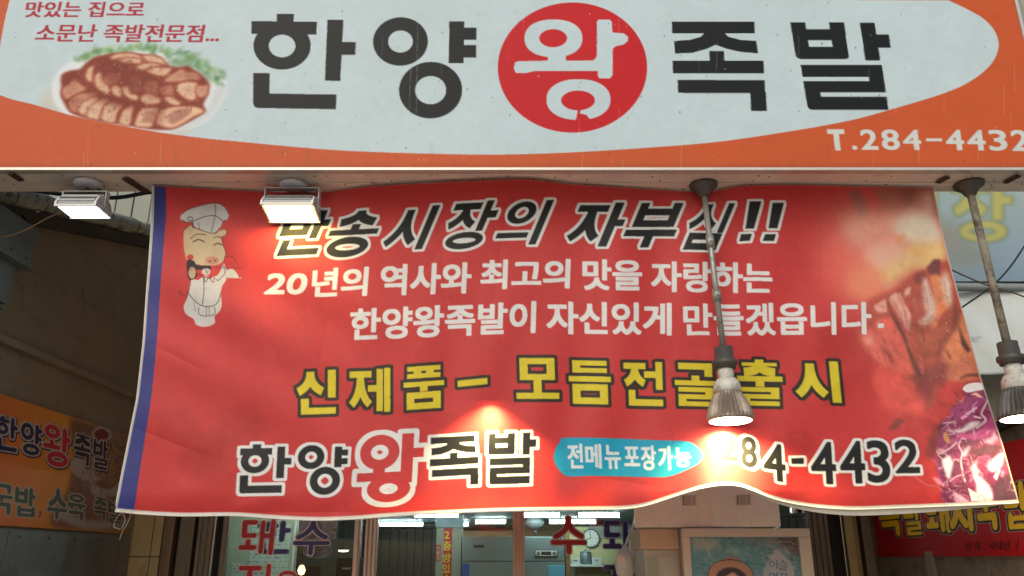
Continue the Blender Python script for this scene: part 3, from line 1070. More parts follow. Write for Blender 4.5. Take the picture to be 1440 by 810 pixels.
# glazed slices
P_(fb([(160, 190), (230, 140), (310, 115), (430, 20), (500, -5), (560, -40), (625, -50), (645, 0), (712, 220), (775, 440), (830, 600), (830, 650), (700, 640), (600, 640), (520, 790), (480, 700), (420, 640), (340, 580), (250, 540), (120, 420), (110, 330)]), (154, 58, 44), 2.5)
P_(fb([(600, 430), (690, 260), (745, 330), (780, 470), (812, 600), (700, 630), (620, 620), (590, 520)]), (182, 102, 62), 2.5)
P_(fb([(620, 540), (700, 510), (770, 500), (800, 590), (720, 610), (640, 620), (610, 590)]), (160, 86, 62), 2, .8)
P_(fb([(200, 310), (290, 270), (350, 330), (400, 430), (425, 540), (420, 600), (330, 580), (280, 480), (240, 400)]), (200, 78, 64), 3)
P_(fb([(130, 370), (190, 330), (250, 420), (320, 580), (240, 540), (170, 470), (140, 420)]), (212, 88, 76), 4)
P_(fb([(230, 540), (340, 590), (440, 660), (500, 740), (480, 800), (300, 790), (200, 650)]), (206, 66, 56), 5)
P_(fb([(420, 620), (500, 560), (620, 520), (600, 640), (540, 650), (515, 780), (480, 690)]), (104, 40, 40), 4, .9)
P_(fb([(265, 150), (300, 230), (360, 330), (420, 480), (470, 590), (450, 610), (410, 520), (370, 400), (300, 260)]), (76, 34, 30), 1.5)
P_(fb([(660, 180), (685, 300), (600, 440), (560, 500), (570, 400), (640, 300), (650, 240)]), (106, 50, 36), 3, .9)
P_(fb([(680, 310), (710, 380), (752, 460), (735, 472), (700, 430)]), (54, 28, 24), 1)
P_(fb([(604, 440), (640, 490), (636, 516), (618, 480)]), (84, 36, 28), 1)
P_(fb([(500, -10), (540, -60), (580, -60), (575, 40), (540, 36), (515, 20)]), (86, 38, 42), 2)
P_(fb([(430, 30), (490, 0), (500, 40), (470, 80), (430, 80)]), (96, 40, 40), 2, .8)
P_(fb([(520, 40), (570, 30), (590, 100), (640, 160), (620, 220), (580, 260), (560, 320), (520, 335), (550, 240), (545, 140)]), (206, 112, 64), 2, .9)
P_(fb([(440, 300), (520, 340), (560, 320), (640, 250), (640, 330), (570, 420), (540, 500), (470, 480), (430, 380)]), (140, 62, 40), 3, .8)
P_(fb([(478, 80), (498, 44), (530, 130), (552, 200), (545, 270), (500, 312), (455, 300), (500, 255), (482, 180)]), (242, 214, 196), 3, .8)
P_(fb([(570, 70), (600, 20), (622, 14), (640, 100), (634, 212), (606, 190), (590, 110)]), (240, 200, 168), 4, .8)
P_(fb([(610, 60), (632, 60), (640, 150), (630, 205), (618, 150)]), (248, 232, 216), 2.5, .7)
P_(fb([(205, 200), (270, 165), (275, 240), (230, 245), (205, 225)]), (226, 154, 138), 2, .9)
P_(fb([(285, 165), (340, 130), (380, 200), (412, 260), (396, 350), (360, 290), (320, 220)]), (224, 162, 148), 2, .85)
P_(fb([(380, 110), (412, 92), (405, 140), (370, 150)]), (236, 186, 164), 1.5, .8)
P_(fb([(140, 390), (190, 370), (200, 430), (160, 430)]), (232, 150, 136), 3, .7)
for pts, w, c, al in (([(330, 120), (370, 200), (385, 300), (392, 350)], (1.6, 1), (110, 40, 34), .8), ([(455, 480), (470, 540), (478, 592)], (1.2, 2), (226, 150, 122), .8), ([(250, 330), (300, 450), (320, 490)], (1, 1), (240, 176, 160), .6), ([(430, 160), (440, 230), (436, 250)], (1.6, .8), (236, 190, 170), .7),
                      ([(345, 130), (360, 170), (380, 230)], (1.6, 1), (248, 224, 206), .7), ([(240, 430), (290, 490), (310, 530)], (3, 6), (140, 50, 44), .6), ([(690, 620), (740, 600), (800, 600)], (3, 5), (70, 36, 32), .8), ([(620, 600), (640, 560), (690, 520)], (1, 1), (226, 150, 120), .5)):
    bn.line(fb(pts), w, c, al, .6)
for _ in range(260):                                  # grain of the glaze, running down each slice
    x, y = random.uniform(140, 780), random.uniform(60, 640)
    if x > 630 + y * .25 or x < 150 + max(0, 160 - y) * 2.2 + max(0, y - 400) * .5:
        continue
    an = rad(random.gauss(68, 14))
    L = random.uniform(20, 90)
    bn.line(fb([(x, y), (x + L * .5 * math.cos(an), y + L * .5 * math.sin(an)), (x + L * math.cos(an + .15), y + L * math.sin(an + .15))]), (random.uniform(.5, 2.6), .4), random.choice([(104, 38, 30), (190, 96, 70), (226, 160, 130), (80, 30, 26), (170, 74, 54), (150, 60, 44)]), random.uniform(.2, .5), 1)
for pts, w, c, al in (([(486, 90), (505, 170), (512, 250)], (3, 2), (176, 92, 70), .5), ([(510, 90), (528, 160), (534, 240)], (2, 1.2), (190, 110, 84), .5), ([(470, 296), (506, 290), (540, 250)], (3, 2), (150, 66, 48), .5), ([(600, 60), (612, 120), (618, 190)], (2, 1.4), (196, 120, 84), .55), ([(626, 40), (634, 110), (626, 190)], (1.6, 1), (180, 100, 70), .5),
                      ([(300, 170), (340, 230), (372, 320)], (2.4, 1.4), (168, 84, 70), .55), ([(330, 150), (366, 214), (392, 300)], (2, 1), (176, 92, 78), .5), ([(220, 200), (250, 206), (268, 226)], (2, 1), (176, 86, 72), .5)):
    bn.line(fb(pts), w, c, al, 1.2)
for _ in range(260):                                  # glints and crumbs on the glaze
    x, y = random.uniform(150, 780), random.uniform(100, 640)
    if x > 640 + y * .25 or x < 120 + max(0, y - 400) * .5:
        continue
    q = fb([(x, y)])[0]
    bn.draw([[ell(q[0], q[1], random.uniform(.3, .9), random.uniform(.3, 1.1), 6)]], random.choice([(244, 206, 186), (240, 190, 160), (90, 32, 28)]), 0, 0, .7)
# dark leaf scraps and soft red shapes
P_(fc([(180, 290), (130, 290), (190, 215), (245, 235)]), (104, 40, 36), 1.6, .95)
P_(fc([(330, 0), (400, 0), (400, 110), (370, 160), (320, 120), (300, 60), (310, 20)]), (120, 40, 40), 5, .8)
P_(fc([(60, 140), (160, 40), (320, 60), (370, 160), (300, 210), (200, 200), (110, 160)]), (196, 62, 52), 6, .6)
P_(fc([(370, 430), (400, 330), (440, 270), (480, 250), (490, 340), (440, 400), (430, 480), (390, 470)]), (112, 38, 38), 3.5, .9)
# shredded red cabbage
P_(fc([(605, 25), (640, 0), (720, -5), (770, 90), (815, 220), (868, 350), (915, 520), (980, 720), (980, 760), (510, 760), (470, 640), (440, 560), (440, 400), (470, 250), (530, 200), (540, 150), (630, 120)]), (124, 42, 82), 1.5)
cab = [(164, 58, 108), (150, 44, 92), (108, 32, 72), (186, 84, 134), (76, 28, 52), (206, 128, 164), (92, 34, 62), (60, 26, 44)]
for _ in range(420):
    x, y = random.uniform(450, 940), random.uniform(60, 740)
    if x > 730 + y * .3 or x < 640 - y * .75:
        continue
    an = rad(random.gauss(-35, 40))
    L = random.uniform(40, 120)
    k = random.uniform(-.8, .8)
    bn.line(fc([(x, y), (x + L * .5 * math.cos(an), y + L * .5 * math.sin(an)), (x + L * math.cos(an + k), y + L * math.sin(an + k))]), (random.uniform(1, 5), random.uniform(.6, 2.4)), random.choice(cab), random.uniform(.4, .85), .7)
for pts, c in (([(560, 320), (640, 315), (700, 300), (800, 215), (835, 285), (720, 345), (600, 345)], (176, 66, 122)), ([(540, 160), (630, 110), (720, 60), (740, 120), (640, 200), (560, 220), (530, 205)], (134, 48, 96)), ([(660, 420), (760, 395), (850, 390), (845, 430), (760, 450), (680, 450)], (66, 30, 48)),
               ([(800, 650), (850, 590), (915, 560), (950, 740), (860, 745), (790, 740)], (66, 42, 56)), ([(500, 520), (590, 480), (600, 560), (540, 600)], (84, 32, 58)), ([(620, 380), (690, 360), (680, 430), (630, 450)], (90, 32, 60)), ([(470, 430), (500, 420), (480, 470), (450, 470)], (70, 30, 44)),
               ([(730, 600), (820, 620), (800, 660), (740, 640)], (92, 34, 60)), ([(560, 630), (640, 620), (660, 700), (600, 700)], (100, 38, 66))):
    P_(fc(pts), c, 1.2, .9)
PK = (238, 212, 214)
for pts, c, sf in (([(605, 30), (640, 0), (720, -5), (748, 30), (700, 45), (640, 55), (615, 45)], (240, 222, 218), .7), ([(495, 295), (590, 290), (640, 250), (712, 236), (695, 270), (620, 302), (560, 310)], PK, .8), ([(470, 480), (520, 450), (545, 500), (522, 605), (500, 585), (480, 520)], PK, .9),
                   ([(670, 560), (730, 600), (780, 660), (792, 742), (700, 747), (690, 640), (675, 600)], (234, 206, 206), .8), ([(690, 520), (702, 480), (650, 535), (690, 592), (712, 560)], (230, 200, 198), .8), ([(755, 505), (840, 442), (872, 440), (852, 520), (800, 562), (770, 550)], (228, 190, 206), .9),
                   ([(800, 592), (830, 530), (842, 548), (820, 612)], (240, 224, 230), .5), ([(850, 550), (868, 548), (860, 600), (846, 590)], (206, 140, 170), .8), ([(736, 370), (790, 384), (826, 350), (806, 290), (784, 340), (756, 350)], (222, 152, 172), 1), ([(540, 680), (590, 700), (655, 752), (560, 752)], (224, 176, 192), 1),
                   ([(412, 590), (450, 600), (505, 652), (450, 640)], (206, 124, 150), 1.2), ([(600, 440), (640, 390), (656, 400), (630, 450), (610, 470)], (224, 186, 204), .8), ([(640, 660), (690, 690), (700, 742), (660, 745)], (236, 214, 214), .7), ([(440, 405), (490, 415), (500, 430), (460, 440)], (206, 140, 150), 1),
                   ([(620, 190), (690, 145), (700, 152), (640, 200)], (222, 160, 196), .7), ([(668, 200), (725, 212), (722, 224), (680, 216)], (224, 170, 200), .6), ([(590, 215), (620, 195), (640, 205), (600, 230)], (208, 140, 178), .7), ([(655, 70), (690, 55), (738, 92), (700, 84), (690, 74)], (226, 182, 140), .5)):
    P_(fc(pts), c, sf, .95)
for pts, w, c in (([(690, 282), (750, 232), (724, 190), (745, 140), (768, 96)], (4, 2.6), (236, 206, 214)), ([(440, 420), (462, 442), (530, 404), (570, 368)], (2, 2.6), (230, 190, 200)), ([(600, 348), (580, 390), (602, 440), (594, 500), (620, 622)], (2, 2.8), (236, 204, 214)), ([(522, 620), (560, 590), (612, 572)], (2.4, 1.6), (226, 178, 196)),
                  ([(440, 420), (450, 450), (480, 480)], (1.4, 2), (226, 178, 190)), ([(480, 250), (520, 245), (570, 250)], (2, 1), (230, 180, 204)), ([(500, 262), (540, 240), (560, 236)], (1.4, 1), (238, 200, 216)), ([(600, 345), (620, 350), (628, 370)], (1.6, 1), PK), ([(530, 484), (600, 478), (640, 480)], (1.2, 1), (214, 150, 176)),
                  ([(700, 470), (760, 460), (770, 480), (740, 520)], (3, 2), (190, 80, 130)), ([(300, 590), (380, 640), (440, 650), (480, 680)], (1.2, 1.6), (216, 120, 120))):
    bn.line(fc(pts), w, c, .92, .5)
bn.draw([[np.array(fc([(484, 310), (500, 306), (516, 335), (524, 365), (512, 382), (490, 358), (480, 330)]))]], (210, 156, 88), 0, .5, .95)

# the picture fades out into the red at its left and carries a pale haze
bn.poly([(1200, 270), (1320, 262), (1345, 380), (1372, 480), (1395, 580), (1300, 640), (1230, 560), (1190, 440), (1180, 340)], (226, 160, 140), 26, .2)
for _ in range(60):                                   # rain marks and grime run down from the top edge of the sheet
    x, y, L = random.uniform(240, 1180), random.uniform(262, 420), random.uniform(30, 160)
    bn.line([(x, y), (x - (720 - x) * L * .00006, y + L * .5), (x, y + L)], random.uniform(.6, 2.2), random.choice([(150, 40, 38), (214, 110, 104), (120, 40, 36)]), random.uniform(.05, .16), .6)
# photographic grain and mottling over the food picture
yy, xx = np.mgrid[0:BH, 0:BW]
mott = np.zeros((BH, BW))
for size, amp in ((40, .10), (18, .09), (8, .08), (4, .06), (2, .045)):
    g = rng.normal(0, 1, (BH // size + 3, BW // size + 3))
    k_ = np.kron(g, np.ones((size, size)))[:BH, :BW]
    mott += amp * blur(k_, max(1, size // 2)) * 1.6
fade = np.clip((xx - BW * .86) / (BW * .06), 0, 1) * np.clip((yy - BH * .30) / (BH * .12), 0, 1)
bn.img = np.clip(bn.img * (1 + (mott * fade * .45)[..., None]), 0, 1)

for _ in range(110):                                  # thin pale shreds lying on top
    x, y = random.uniform(450, 930), random.uniform(90, 730)
    if x > 725 + y * .3 or x < 640 - y * .7:
        continue
    an = rad(random.gauss(-50, 50))
    L = random.uniform(30, 80)
    k = random.uniform(-1, 1)
    bn.line(fc([(x, y), (x + L * .5 * math.cos(an), y + L * .5 * math.sin(an)), (x + L * math.cos(an + k), y + L * math.sin(an + k))]), (random.uniform(.8, 2.2), .5), random.choice([(236, 206, 214), (222, 164, 190), (204, 130, 164), (244, 226, 226), (70, 28, 48)]), random.uniform(.5, .9), .4)

# the blue band and the white hems
bn.draw([[np.concatenate([smooth_open([(233, 255), (234, 300), (229.6, 358), (225, 420), (221, 480), (213, 560), (203, 625), (196, 670), (187.5, 730)]), np.array([[140, 730], [180, 480], [200, 255]])])]], (58, 62, 132))

K_INK, W_INK = (30, 32, 31), (236, 237, 232)


def heavy(ch, bx, fill, edge=None, ew=0.0, slope=0.0, shear=0.0, tv=16, th=13, glyph=None, phase=0):
    s = place(glyph if glyph else syllable(ch, tv, th), quad_of(*bx, slope, shear))
    if phase in (0, 1) and edge:
        bn.draw(s, edge, ew)
    if phase in (0, 2):
        bn.draw(s, fill)


def zx(ox, oy, sc):
    return lambda x0, y0, x1, y1: (ox + x0 / sc, oy + y0 / sc, ox + x1 / sc, oy + y1 / sc)


za, zb = zx(360, 260, 3.789), zx(740, 260, 3.789)
head = [('반', za(75, 140, 323, 378), -.05), ('송', za(335, 138, 595, 388), -.05), ('시', za(655, 118, 893, 352), -.08), ('장', za(957, 88, 1210, 345), -.06),
        ('의', (692.8, 282.4, 753.5, 345), -.03), ('자', zb(193, 96, 470, 330), 0), ('부', zb(494, 98, 765, 335), 0), ('심', zb(806, 98, 1016, 348), .02)]
ex = [zb(0, 0, 1, 1)]
bang = []
for pts in ([(1193, 90), (1255, 90), (1215, 235), (1170, 235)], [(1147, 265), (1205, 263), (1192, 300), (1137, 303)], [(1315, 97), (1375, 97), (1340, 233), (1293, 233)], [(1275, 265), (1333, 265), (1322, 300), (1262, 300)]):
    bang.append([[(740 + x / 3.789, 260 + y / 3.789) for x, y in pts]])
for ph in (1, 2):
    for ch, bx, sl in head:
        heavy(ch, bx, K_INK, W_INK, 3.9, sl, .42, 17 if ch not in '장심' else 15, 15 if ch not in '의' else 12, None, ph)
    bn.draw(bang, W_INK if ph == 1 else K_INK, 3.9 if ph == 1 else 0)

# two lines in white
for text, bx, sl, sh in (('20', (373, 386, 428, 413.5), 0, .22), ('년의', (439, 378, 515, 416.5), -.035, .08), ('역사와', (536, 372, 661, 413.5), -.03, .05), ('최고의', (677, 366.5, 800, 405.5), -.01, .04),
                         ('맛을', (821, 366.5, 902, 407.5), .01, 0), ('자랑하는', (917.5, 370, 1085.5, 411), .015, 0),
                         ('한양왕족발이', (493.5, 430.5, 752, 473), -.043, .03), ('자신있게', (770.5, 426.5, 943.5, 470), .012, 0), ('만들겠읍니다', (963, 427.5, 1225, 471), -.01, -.02)):
    words(bn, text, bx, W_INK, 1.55 if text != '만들겠읍니다' else 1.4, sl, sh)
bn.draw([R(1235, 455.5, 1243.5, 461.5)], W_INK)

# the line in yellow
Y_INK, D_INK = (228, 208, 48), (52, 42, 30)
zy, zw = zx(400, 490, 3.6), zx(800, 490, 3.4286)
yel = [('신', zy(55, 112, 268, 335), -.03, 0), ('제', zy(328, 102, 537, 325), -.03, 0), ('품', zy(604, 90, 810, 308), -.07, 0), ('모', zy(1177, 50, 1394, 257), 0, -.03),
       ('듬', zw(5, 60, 208, 270), .02, -.03), ('전', zw(265, 65, 457, 278), .02, -.03), ('골', zw(516, 72, 716, 280), .03, -.03), ('출', zw(818, 55, 1037, 278), .02, -.04), ('시', zw(1098, 62, 1325, 262), .02, -.1)]
dash = [[[(400 + x / 3.6, 490 + y / 3.6) for x, y in ((878, 165), (1030, 150), (1030, 182), (880, 197))]]]
for ph in (1, 2):
    for ch, bx, sl, sh in yel:
        heavy(ch, bx, Y_INK, D_INK, 4.7, sl, sh, 19 if ch not in '제전' else 17, 15, None, ph)
    bn.draw(dash, D_INK if ph == 1 else Y_INK, 4.5 if ph == 1 else 0)

# the shop's name and telephone number along the foot
zn = zx(320, 590, 3.13)
wang2 = norm_shapes([[ell(33, 26, 30, 26), ell(33, 26, 13.5, 11)], R(24, 48, 42, 62), R(0, 56, 72, 69), R(66, 0, 84, 73), R(82, 22, 100, 36), [ell(49, 81, 33, 20), ell(49, 81, 14, 8)]])
wang2[-1] = [np.array([(x, y) for x, y in c]) for c in wang2[-1]]
foot = [('한', zn(48, 110, 275, 325), -.02, 'k'), ('양', zn(303, 113, 522, 333), -.02, 'k'), ('족', zn(890, 75, 1106, 293), -.06, 'k'), ('발', zn(1146, 60, 1362, 285), -.03, 'k')]
WB = zn(565, 66, 855, 362)
bn.draw(place(wang2, quad_of(*WB, -.05, .05)), W_INK, 7.2)
for ph in (1, 2):
    for ch, bx, sl, _k in foot:
        heavy(ch, bx, K_INK, W_INK, 4.6, sl, .05 if ch in '한양' else .02, 16, 13, SIGN_GLYPHS[ch], ph)
bn.draw(place(wang2, quad_of(*WB, -.05, .05)), RED)
nums = [('2', (1012, 613, 1039, 650), 0), ('8', (1043, 614, 1067, 659), 0), ('4', (1075, 624, 1107, 678), .1), ('4', (1142, 621.5, 1178, 682), 0), ('4', (1183, 620, 1219, 681), 0), ('3', (1221, 619, 1254, 680), 0), ('2', (1260, 618, 1295, 666.5), -.02)]
hy = [[[(1113, 645), (1131, 644.5), (1131, 653), (1114, 653)]]]
for ph in (1, 2):
    for ch, bx, sl in nums:
        b2 = (bx[0] + 1.8, bx[1] + 1.8, bx[2] - 1.8, bx[3] - 1.8)
        bn.draw(place([font_edges(ch)], quad_of(*b2, sl, -.06)), W_INK if ph == 1 else K_INK, 5.4 if ph == 1 else 1.35)
    bn.draw(hy, W_INK if ph == 1 else K_INK, 4 if ph == 1 else 0)
z8 = lambda pts: [(770 + x / 6.0, 590 + y / 6.0) for x, y in pts]
bn.poly(z8([(160, 155), (600, 162), (900, 175), (1170, 185), (1250, 220), (1300, 265), (1320, 310), (1290, 360), (1230, 400), (1100, 460), (1000, 487), (930, 488), (400, 478), (180, 482), (110, 440), (65, 370), (55, 310), (75, 240), (110, 190)]), (24, 164, 196))
for ch, a, b, y0, y1 in (('전', 180, 305, 210, 410), ('메', 330, 460, 213, 412), ('뉴', 492, 625, 222, 415), ('포', 655, 782, 235, 390), ('장', 800, 922, 225, 425), ('가', 945, 1062, 230, 425), ('능', 1082, 1215, 243, 398)):
    words(bn, ch, (770 + a / 6 + .4, 590 + y0 / 6, 770 + b / 6 - .4, 590 + y1 / 6), (226, 236, 234), 1.0, 0, -.05)

# a pig in a cook's hat, in plain printed shapes
zp = lambda pts: [(240 + x / 3.858, 270 + y / 3.858) for x, y in pts]
INKL = (52, 36, 34)


def pig_line(pts, w=.9, a=.9):
    bn.line(zp(pts), w, INKL, a)


GREY = (214, 212, 206)
bn.poly(zp([(115, 475), (150, 480), (185, 455), (240, 460), (266, 440), (288, 390), (298, 410), (308, 430), (300, 460), (302, 480), (280, 515), (275, 560), (278, 620), (262, 655), (240, 675), (240, 715), (190, 733), (140, 722), (125, 690), (85, 665), (72, 625), (85, 590), (100, 545)]), GREY)
bn.poly(zp([(128, 560), (170, 575), (170, 620), (130, 590)]), (196, 194, 190), 2, .6)
bn.draw([[zp([(300, 469), (302, 440), (315, 421), (335, 417), (352, 430), (366, 450), (371, 466), (386, 466), (386, 470)])]], GREY)
bn.poly(zp([(75, 210), (95, 192), (110, 182), (130, 200), (200, 220), (245, 228), (270, 208), (302, 205), (300, 235), (278, 250), (285, 290), (300, 330), (290, 370), (260, 395), (215, 402), (185, 402), (150, 395), (100, 385), (80, 340), (72, 270)]), (212, 192, 156))
bn.poly(zp([(75, 250), (90, 260), (95, 320), (105, 372), (85, 352), (72, 290)]), (216, 164, 108), 3, .7)
bn.poly(zp([(80, 215), (105, 198), (122, 212), (100, 232)]), (196, 164, 128), 2, .6)
bn.poly(zp([(55, 150), (65, 120), (105, 95), (160, 75), (240, 62), (290, 80), (318, 120), (305, 155), (285, 160), (270, 195), (245, 220), (215, 225), (160, 205), (130, 195), (122, 165), (85, 165)]), GREY)
bn.poly(zp([(130, 170), (200, 150), (280, 160), (266, 192), (240, 216), (212, 220), (160, 202)]), (198, 198, 194), 3, .7)
bn.draw([[zp(ell(227, 374, 38, 23))]], (206, 148, 122))
bn.draw([[zp(ell(214, 378, 7, 5, 12))], [zp(ell(243, 374, 7, 5, 12))]], (132, 78, 62))
bn.draw([[zp(ell(108, 356, 18, 16))]], RED)
bn.poly(zp([(90, 375), (128, 376), (140, 395), (175, 402), (215, 400), (222, 418), (200, 428), (160, 424), (140, 428), (148, 456), (120, 478), (95, 465)]), (48, 28, 30))
bn.draw([[zp(ell(118, 440, 20, 32))]], (200, 172, 138))
bn.draw([[zp(ell(194, 434, 24, 18))]], (206, 202, 196))
bn.poly(zp([(150, 440), (170, 452), (195, 462), (225, 455), (225, 470), (185, 466), (155, 458)]), (176, 40, 44))
for pts, w in (([(60, 152), (90, 166), (122, 162), (180, 138), (240, 130), (285, 158), (302, 152)], 1.0), ([(240, 64), (246, 96), (242, 130), (222, 222)], .8), ([(62, 122), (110, 92), (240, 62), (292, 82), (317, 122)], .8), ([(90, 150), (104, 136), (124, 146), (112, 158), (96, 152)], 1),
               ([(120, 165), (132, 192), (215, 224), (246, 220), (270, 194)], .8), ([(150, 168), (160, 204)], .7), ([(122, 274), (152, 260), (186, 273)], 1.5), ([(236, 292), (256, 280), (281, 291)], 1.5), ([(106, 258), (140, 232), (192, 234)], 1), ([(232, 252), (262, 244), (286, 256)], .9),
               ([(180, 462), (182, 540), (173, 620)], 1), ([(88, 540), (130, 590), (175, 620), (230, 620), (258, 598), (276, 545)], 1), ([(155, 625), (155, 664), (195, 675), (240, 664), (240, 624)], .9), ([(196, 624), (195, 674)], .6), ([(210, 624), (210, 672)], .6), ([(182, 462), (190, 492), (208, 468), (232, 492), (240, 462)], .9),
               ([(300, 350), (340, 356), (371, 402)], .6), ([(240, 408), (300, 414), (396, 412)], .6), ([(92, 566), (60, 560), (44, 546), (58, 540), (64, 558)], .7), ([(98, 400), (120, 380)], .8), ([(278, 250), (286, 290), (300, 332), (290, 370)], .8), ([(75, 210), (110, 182), (132, 202)], .7), ([(270, 210), (302, 206), (300, 236), (262, 250)], .7),
               ([(286, 396), (296, 440), (262, 480), (246, 474)], .8), ([(112, 478), (100, 540), (84, 592)], .6), ([(108, 408), (104, 430)], .6), ([(118, 408), (118, 430)], .6), ([(130, 600), (136, 650)], .5), ([(188, 392), (196, 440), (206, 428)], .7)):
    pig_line(pts, w)

# creases and grime caught in the vinyl
for _ in range(26):
    x, y, L = random.uniform(240, 1380), random.uniform(280, 700), random.uniform(10, 60)
    bn.line([(x, y), (x + L * .6, y + random.uniform(-6, 10)), (x + L, y + random.uniform(-6, 14))], .5, (110, 26, 28), random.uniform(.15, .4))
for (x, y0, y1) in ((1090, 592, 650), (1130, 592, 690), (944, 600, 640), (860, 560, 640)):
    bn.line([(x, y0), (x + 4, y1)], .6, (120, 40, 32), .35)
# hems
ss = np.linspace(0, 1, 160)
bx_, by_ = banner_px(ss, np.ones_like(ss))
bn.draw([[np.concatenate([np.stack([bx_, by_ - 3.2], 1), np.stack([bx_, by_ + 8], 1)[::-1]])]], (226, 222, 210))
tt = np.linspace(0, 1, 80)
lx_, ly_ = banner_px(np.zeros_like(tt), tt)
bn.draw([[np.concatenate([np.stack([lx_ + 2.6, ly_], 1), np.stack([lx_ - 8, ly_], 1)[::-1]])]], (206, 208, 206))
rx_, ry_ = banner_px(np.ones_like(tt), tt)
bn.draw([[np.concatenate([np.stack([rx_ - 1.2, ry_], 1), np.stack([rx_ + 8, ry_], 1)[::-1]])]], (214, 196, 180))
bn.draw([[np.concatenate([np.stack([np.interp(ss, [0, 1], [215, 1312.6]), np.interp(215 + ss * 1097.6, TOP[0], TOP[1]) + 1.4], 1), np.stack([215 + ss * 1097.6, np.interp(215 + ss * 1097.6, TOP[0], TOP[1]) - 8], 1)[::-1]])]], (196, 120, 112))
bn.noise(.02, 4)

# the cloth itself: hung from the beam, sagging between its ties, lifted along the foot
Y_BAN = 2.79
s_, t_ = np.meshgrid(np.linspace(0, 1, BW), np.linspace(0, 1, BH))
pxg, pyg = banner_px(s_, t_)


def folds(x, y):
    f = np.zeros_like(x)
    rr = np.random.default_rng(3)
    for _ in range(16):                               # long soft folds running down from the ties
        a = rr.normal(1.25, .38)
        wl_ = rr.uniform(70, 210)
        ph = rr.uniform(0, 6.28)
        cx, cy = rr.uniform(200, 1400), rr.uniform(280, 700)
        amp = rr.uniform(.002, .0058)
        d = (x - cx) * math.sin(a) - (y - cy) * math.cos(a)
        g = np.exp(-((x - cx) / 260) ** 2 - ((y - cy) / 200) ** 2)
        f += amp * np.sin(2 * math.pi * d / wl_ + ph) * g
    for (x0, y0, x1, y1, amp, w) in ((215, 262, 330, 470, .012, 26), (450, 272, 380, 520, .009, 34), (450, 272, 560, 480, .008, 34), (980, 270, 900, 520, .009, 36), (985, 270, 1080, 500, .009, 36), (1312, 264, 1220, 470, .012, 34),
                                     (1180, 640, 1420, 560, .006, 26), (250, 700, 420, 620, .005, 20), (1150, 560, 1240, 480, .008, 20), (760, 252, 740, 480, -.006, 40), (470, 735, 560, 690, .007, 12), (330, 720, 420, 690, .006, 14)):
        L = math.hypot(x1 - x0, y1 - y0)
        ux, uy = (x1 - x0) / L, (y1 - y0) / L
        al = (x - x0) * ux + (y - y0) * uy
        d = -(x - x0) * uy + (y - y0) * ux
        fade = np.clip(1 - al / L, 0, 1) * np.clip(al / L * 6 + .6, 0, 1)
        f -= amp * np.exp(-(d / w) ** 2) * fade
    for _ in range(22):                               # short sharp creases from folding and tugging
        cx, cy = rr.uniform(220, 1400), rr.uniform(275, 700)
        a = rr.choice([rr.normal(.15, .2), rr.normal(1.4, .3)])
        L, w, amp = rr.uniform(25, 80), rr.uniform(4, 9), rr.uniform(.0008, .0022)
        al = (x - cx) * math.cos(a) + (y - cy) * math.sin(a)
        d = -(x - cx) * math.sin(a) + (y - cy) * math.cos(a)
        f += amp * np.exp(-np.abs(d) / w) * np.exp(-(al / L) ** 2)
    # the billow over the stacked boxes, and the curl of the lower hem
    f -= .075 * np.exp(-((x - 1025) / 70) ** 2) * np.clip((y - 560) / 130, 0, 1) ** 1.5
    f += .02 * np.exp(-((x - 1130) / 60) ** 2) * np.clip((y - 580) / 130, 0, 1) ** 1.5
    f += .012 * np.clip((y - 690) / 30, 0, 1) ** 2
    return f


Yg = Y_BAN + folds(pxg, pyg)
# along the top the sheet is tied under the beam, so it comes forward where it is pulled highest
ray_y = _c - (405 - pyg) / FPX * _s
ray_z = _s + (405 - pyg) / FPX * _c
ymax = (SZ0 - .019 - CAM_Z) * ray_y / ray_z
over = np.maximum(0, Yg[0] - ymax[0] + .002)
over = np.convolve(np.concatenate([np.full(20, over[0]), over, np.full(20, over[-1])]), np.hanning(43)[1:-1] / np.hanning(43).sum(), 'valid')[:BW]
Yg = np.minimum(Yg - over[None, :] * np.exp(-t_ * 14) * 1.05, ymax + 10 * np.clip(t_ - .05, 0, 1))
u_ = (pxg - 720) / FPX
v_ = (405 - pyg) / FPX
dy_, dz_ = _c - v_ * _s, _s + v_ * _c
k_ = Yg / dy_
PB = np.stack([u_ * k_, Yg, CAM_Z + dz_ * k_], -1)
M_banner = print_mat("banner_vinyl", 0.55, 0.20, 0.38, 0.10, 0.08)
banner = ink_grid("hanging_banner", PB, bn.img, M_banner)
tag(banner, "big red printed banner hung under the sign, blue strip down its left side", "banner")
M_hem = mat("hem_white", srgb(216, 212, 200), .6, 0, .08, 20)
hem = B()
hem.tube([Vector(PB[-1, i]) + Vector((0, -.001, -.002)) for i in range(0, BW, 8)], .003, 6)
obj("hem", hem, M_hem, banner, True)
hem = B()
hem.tube([Vector(PB[i, 0]) + Vector((-.001, 0, 0)) for i in range(0, BH, 8)], .0026, 6)
obj("hem", hem, M_hem, banner, True)
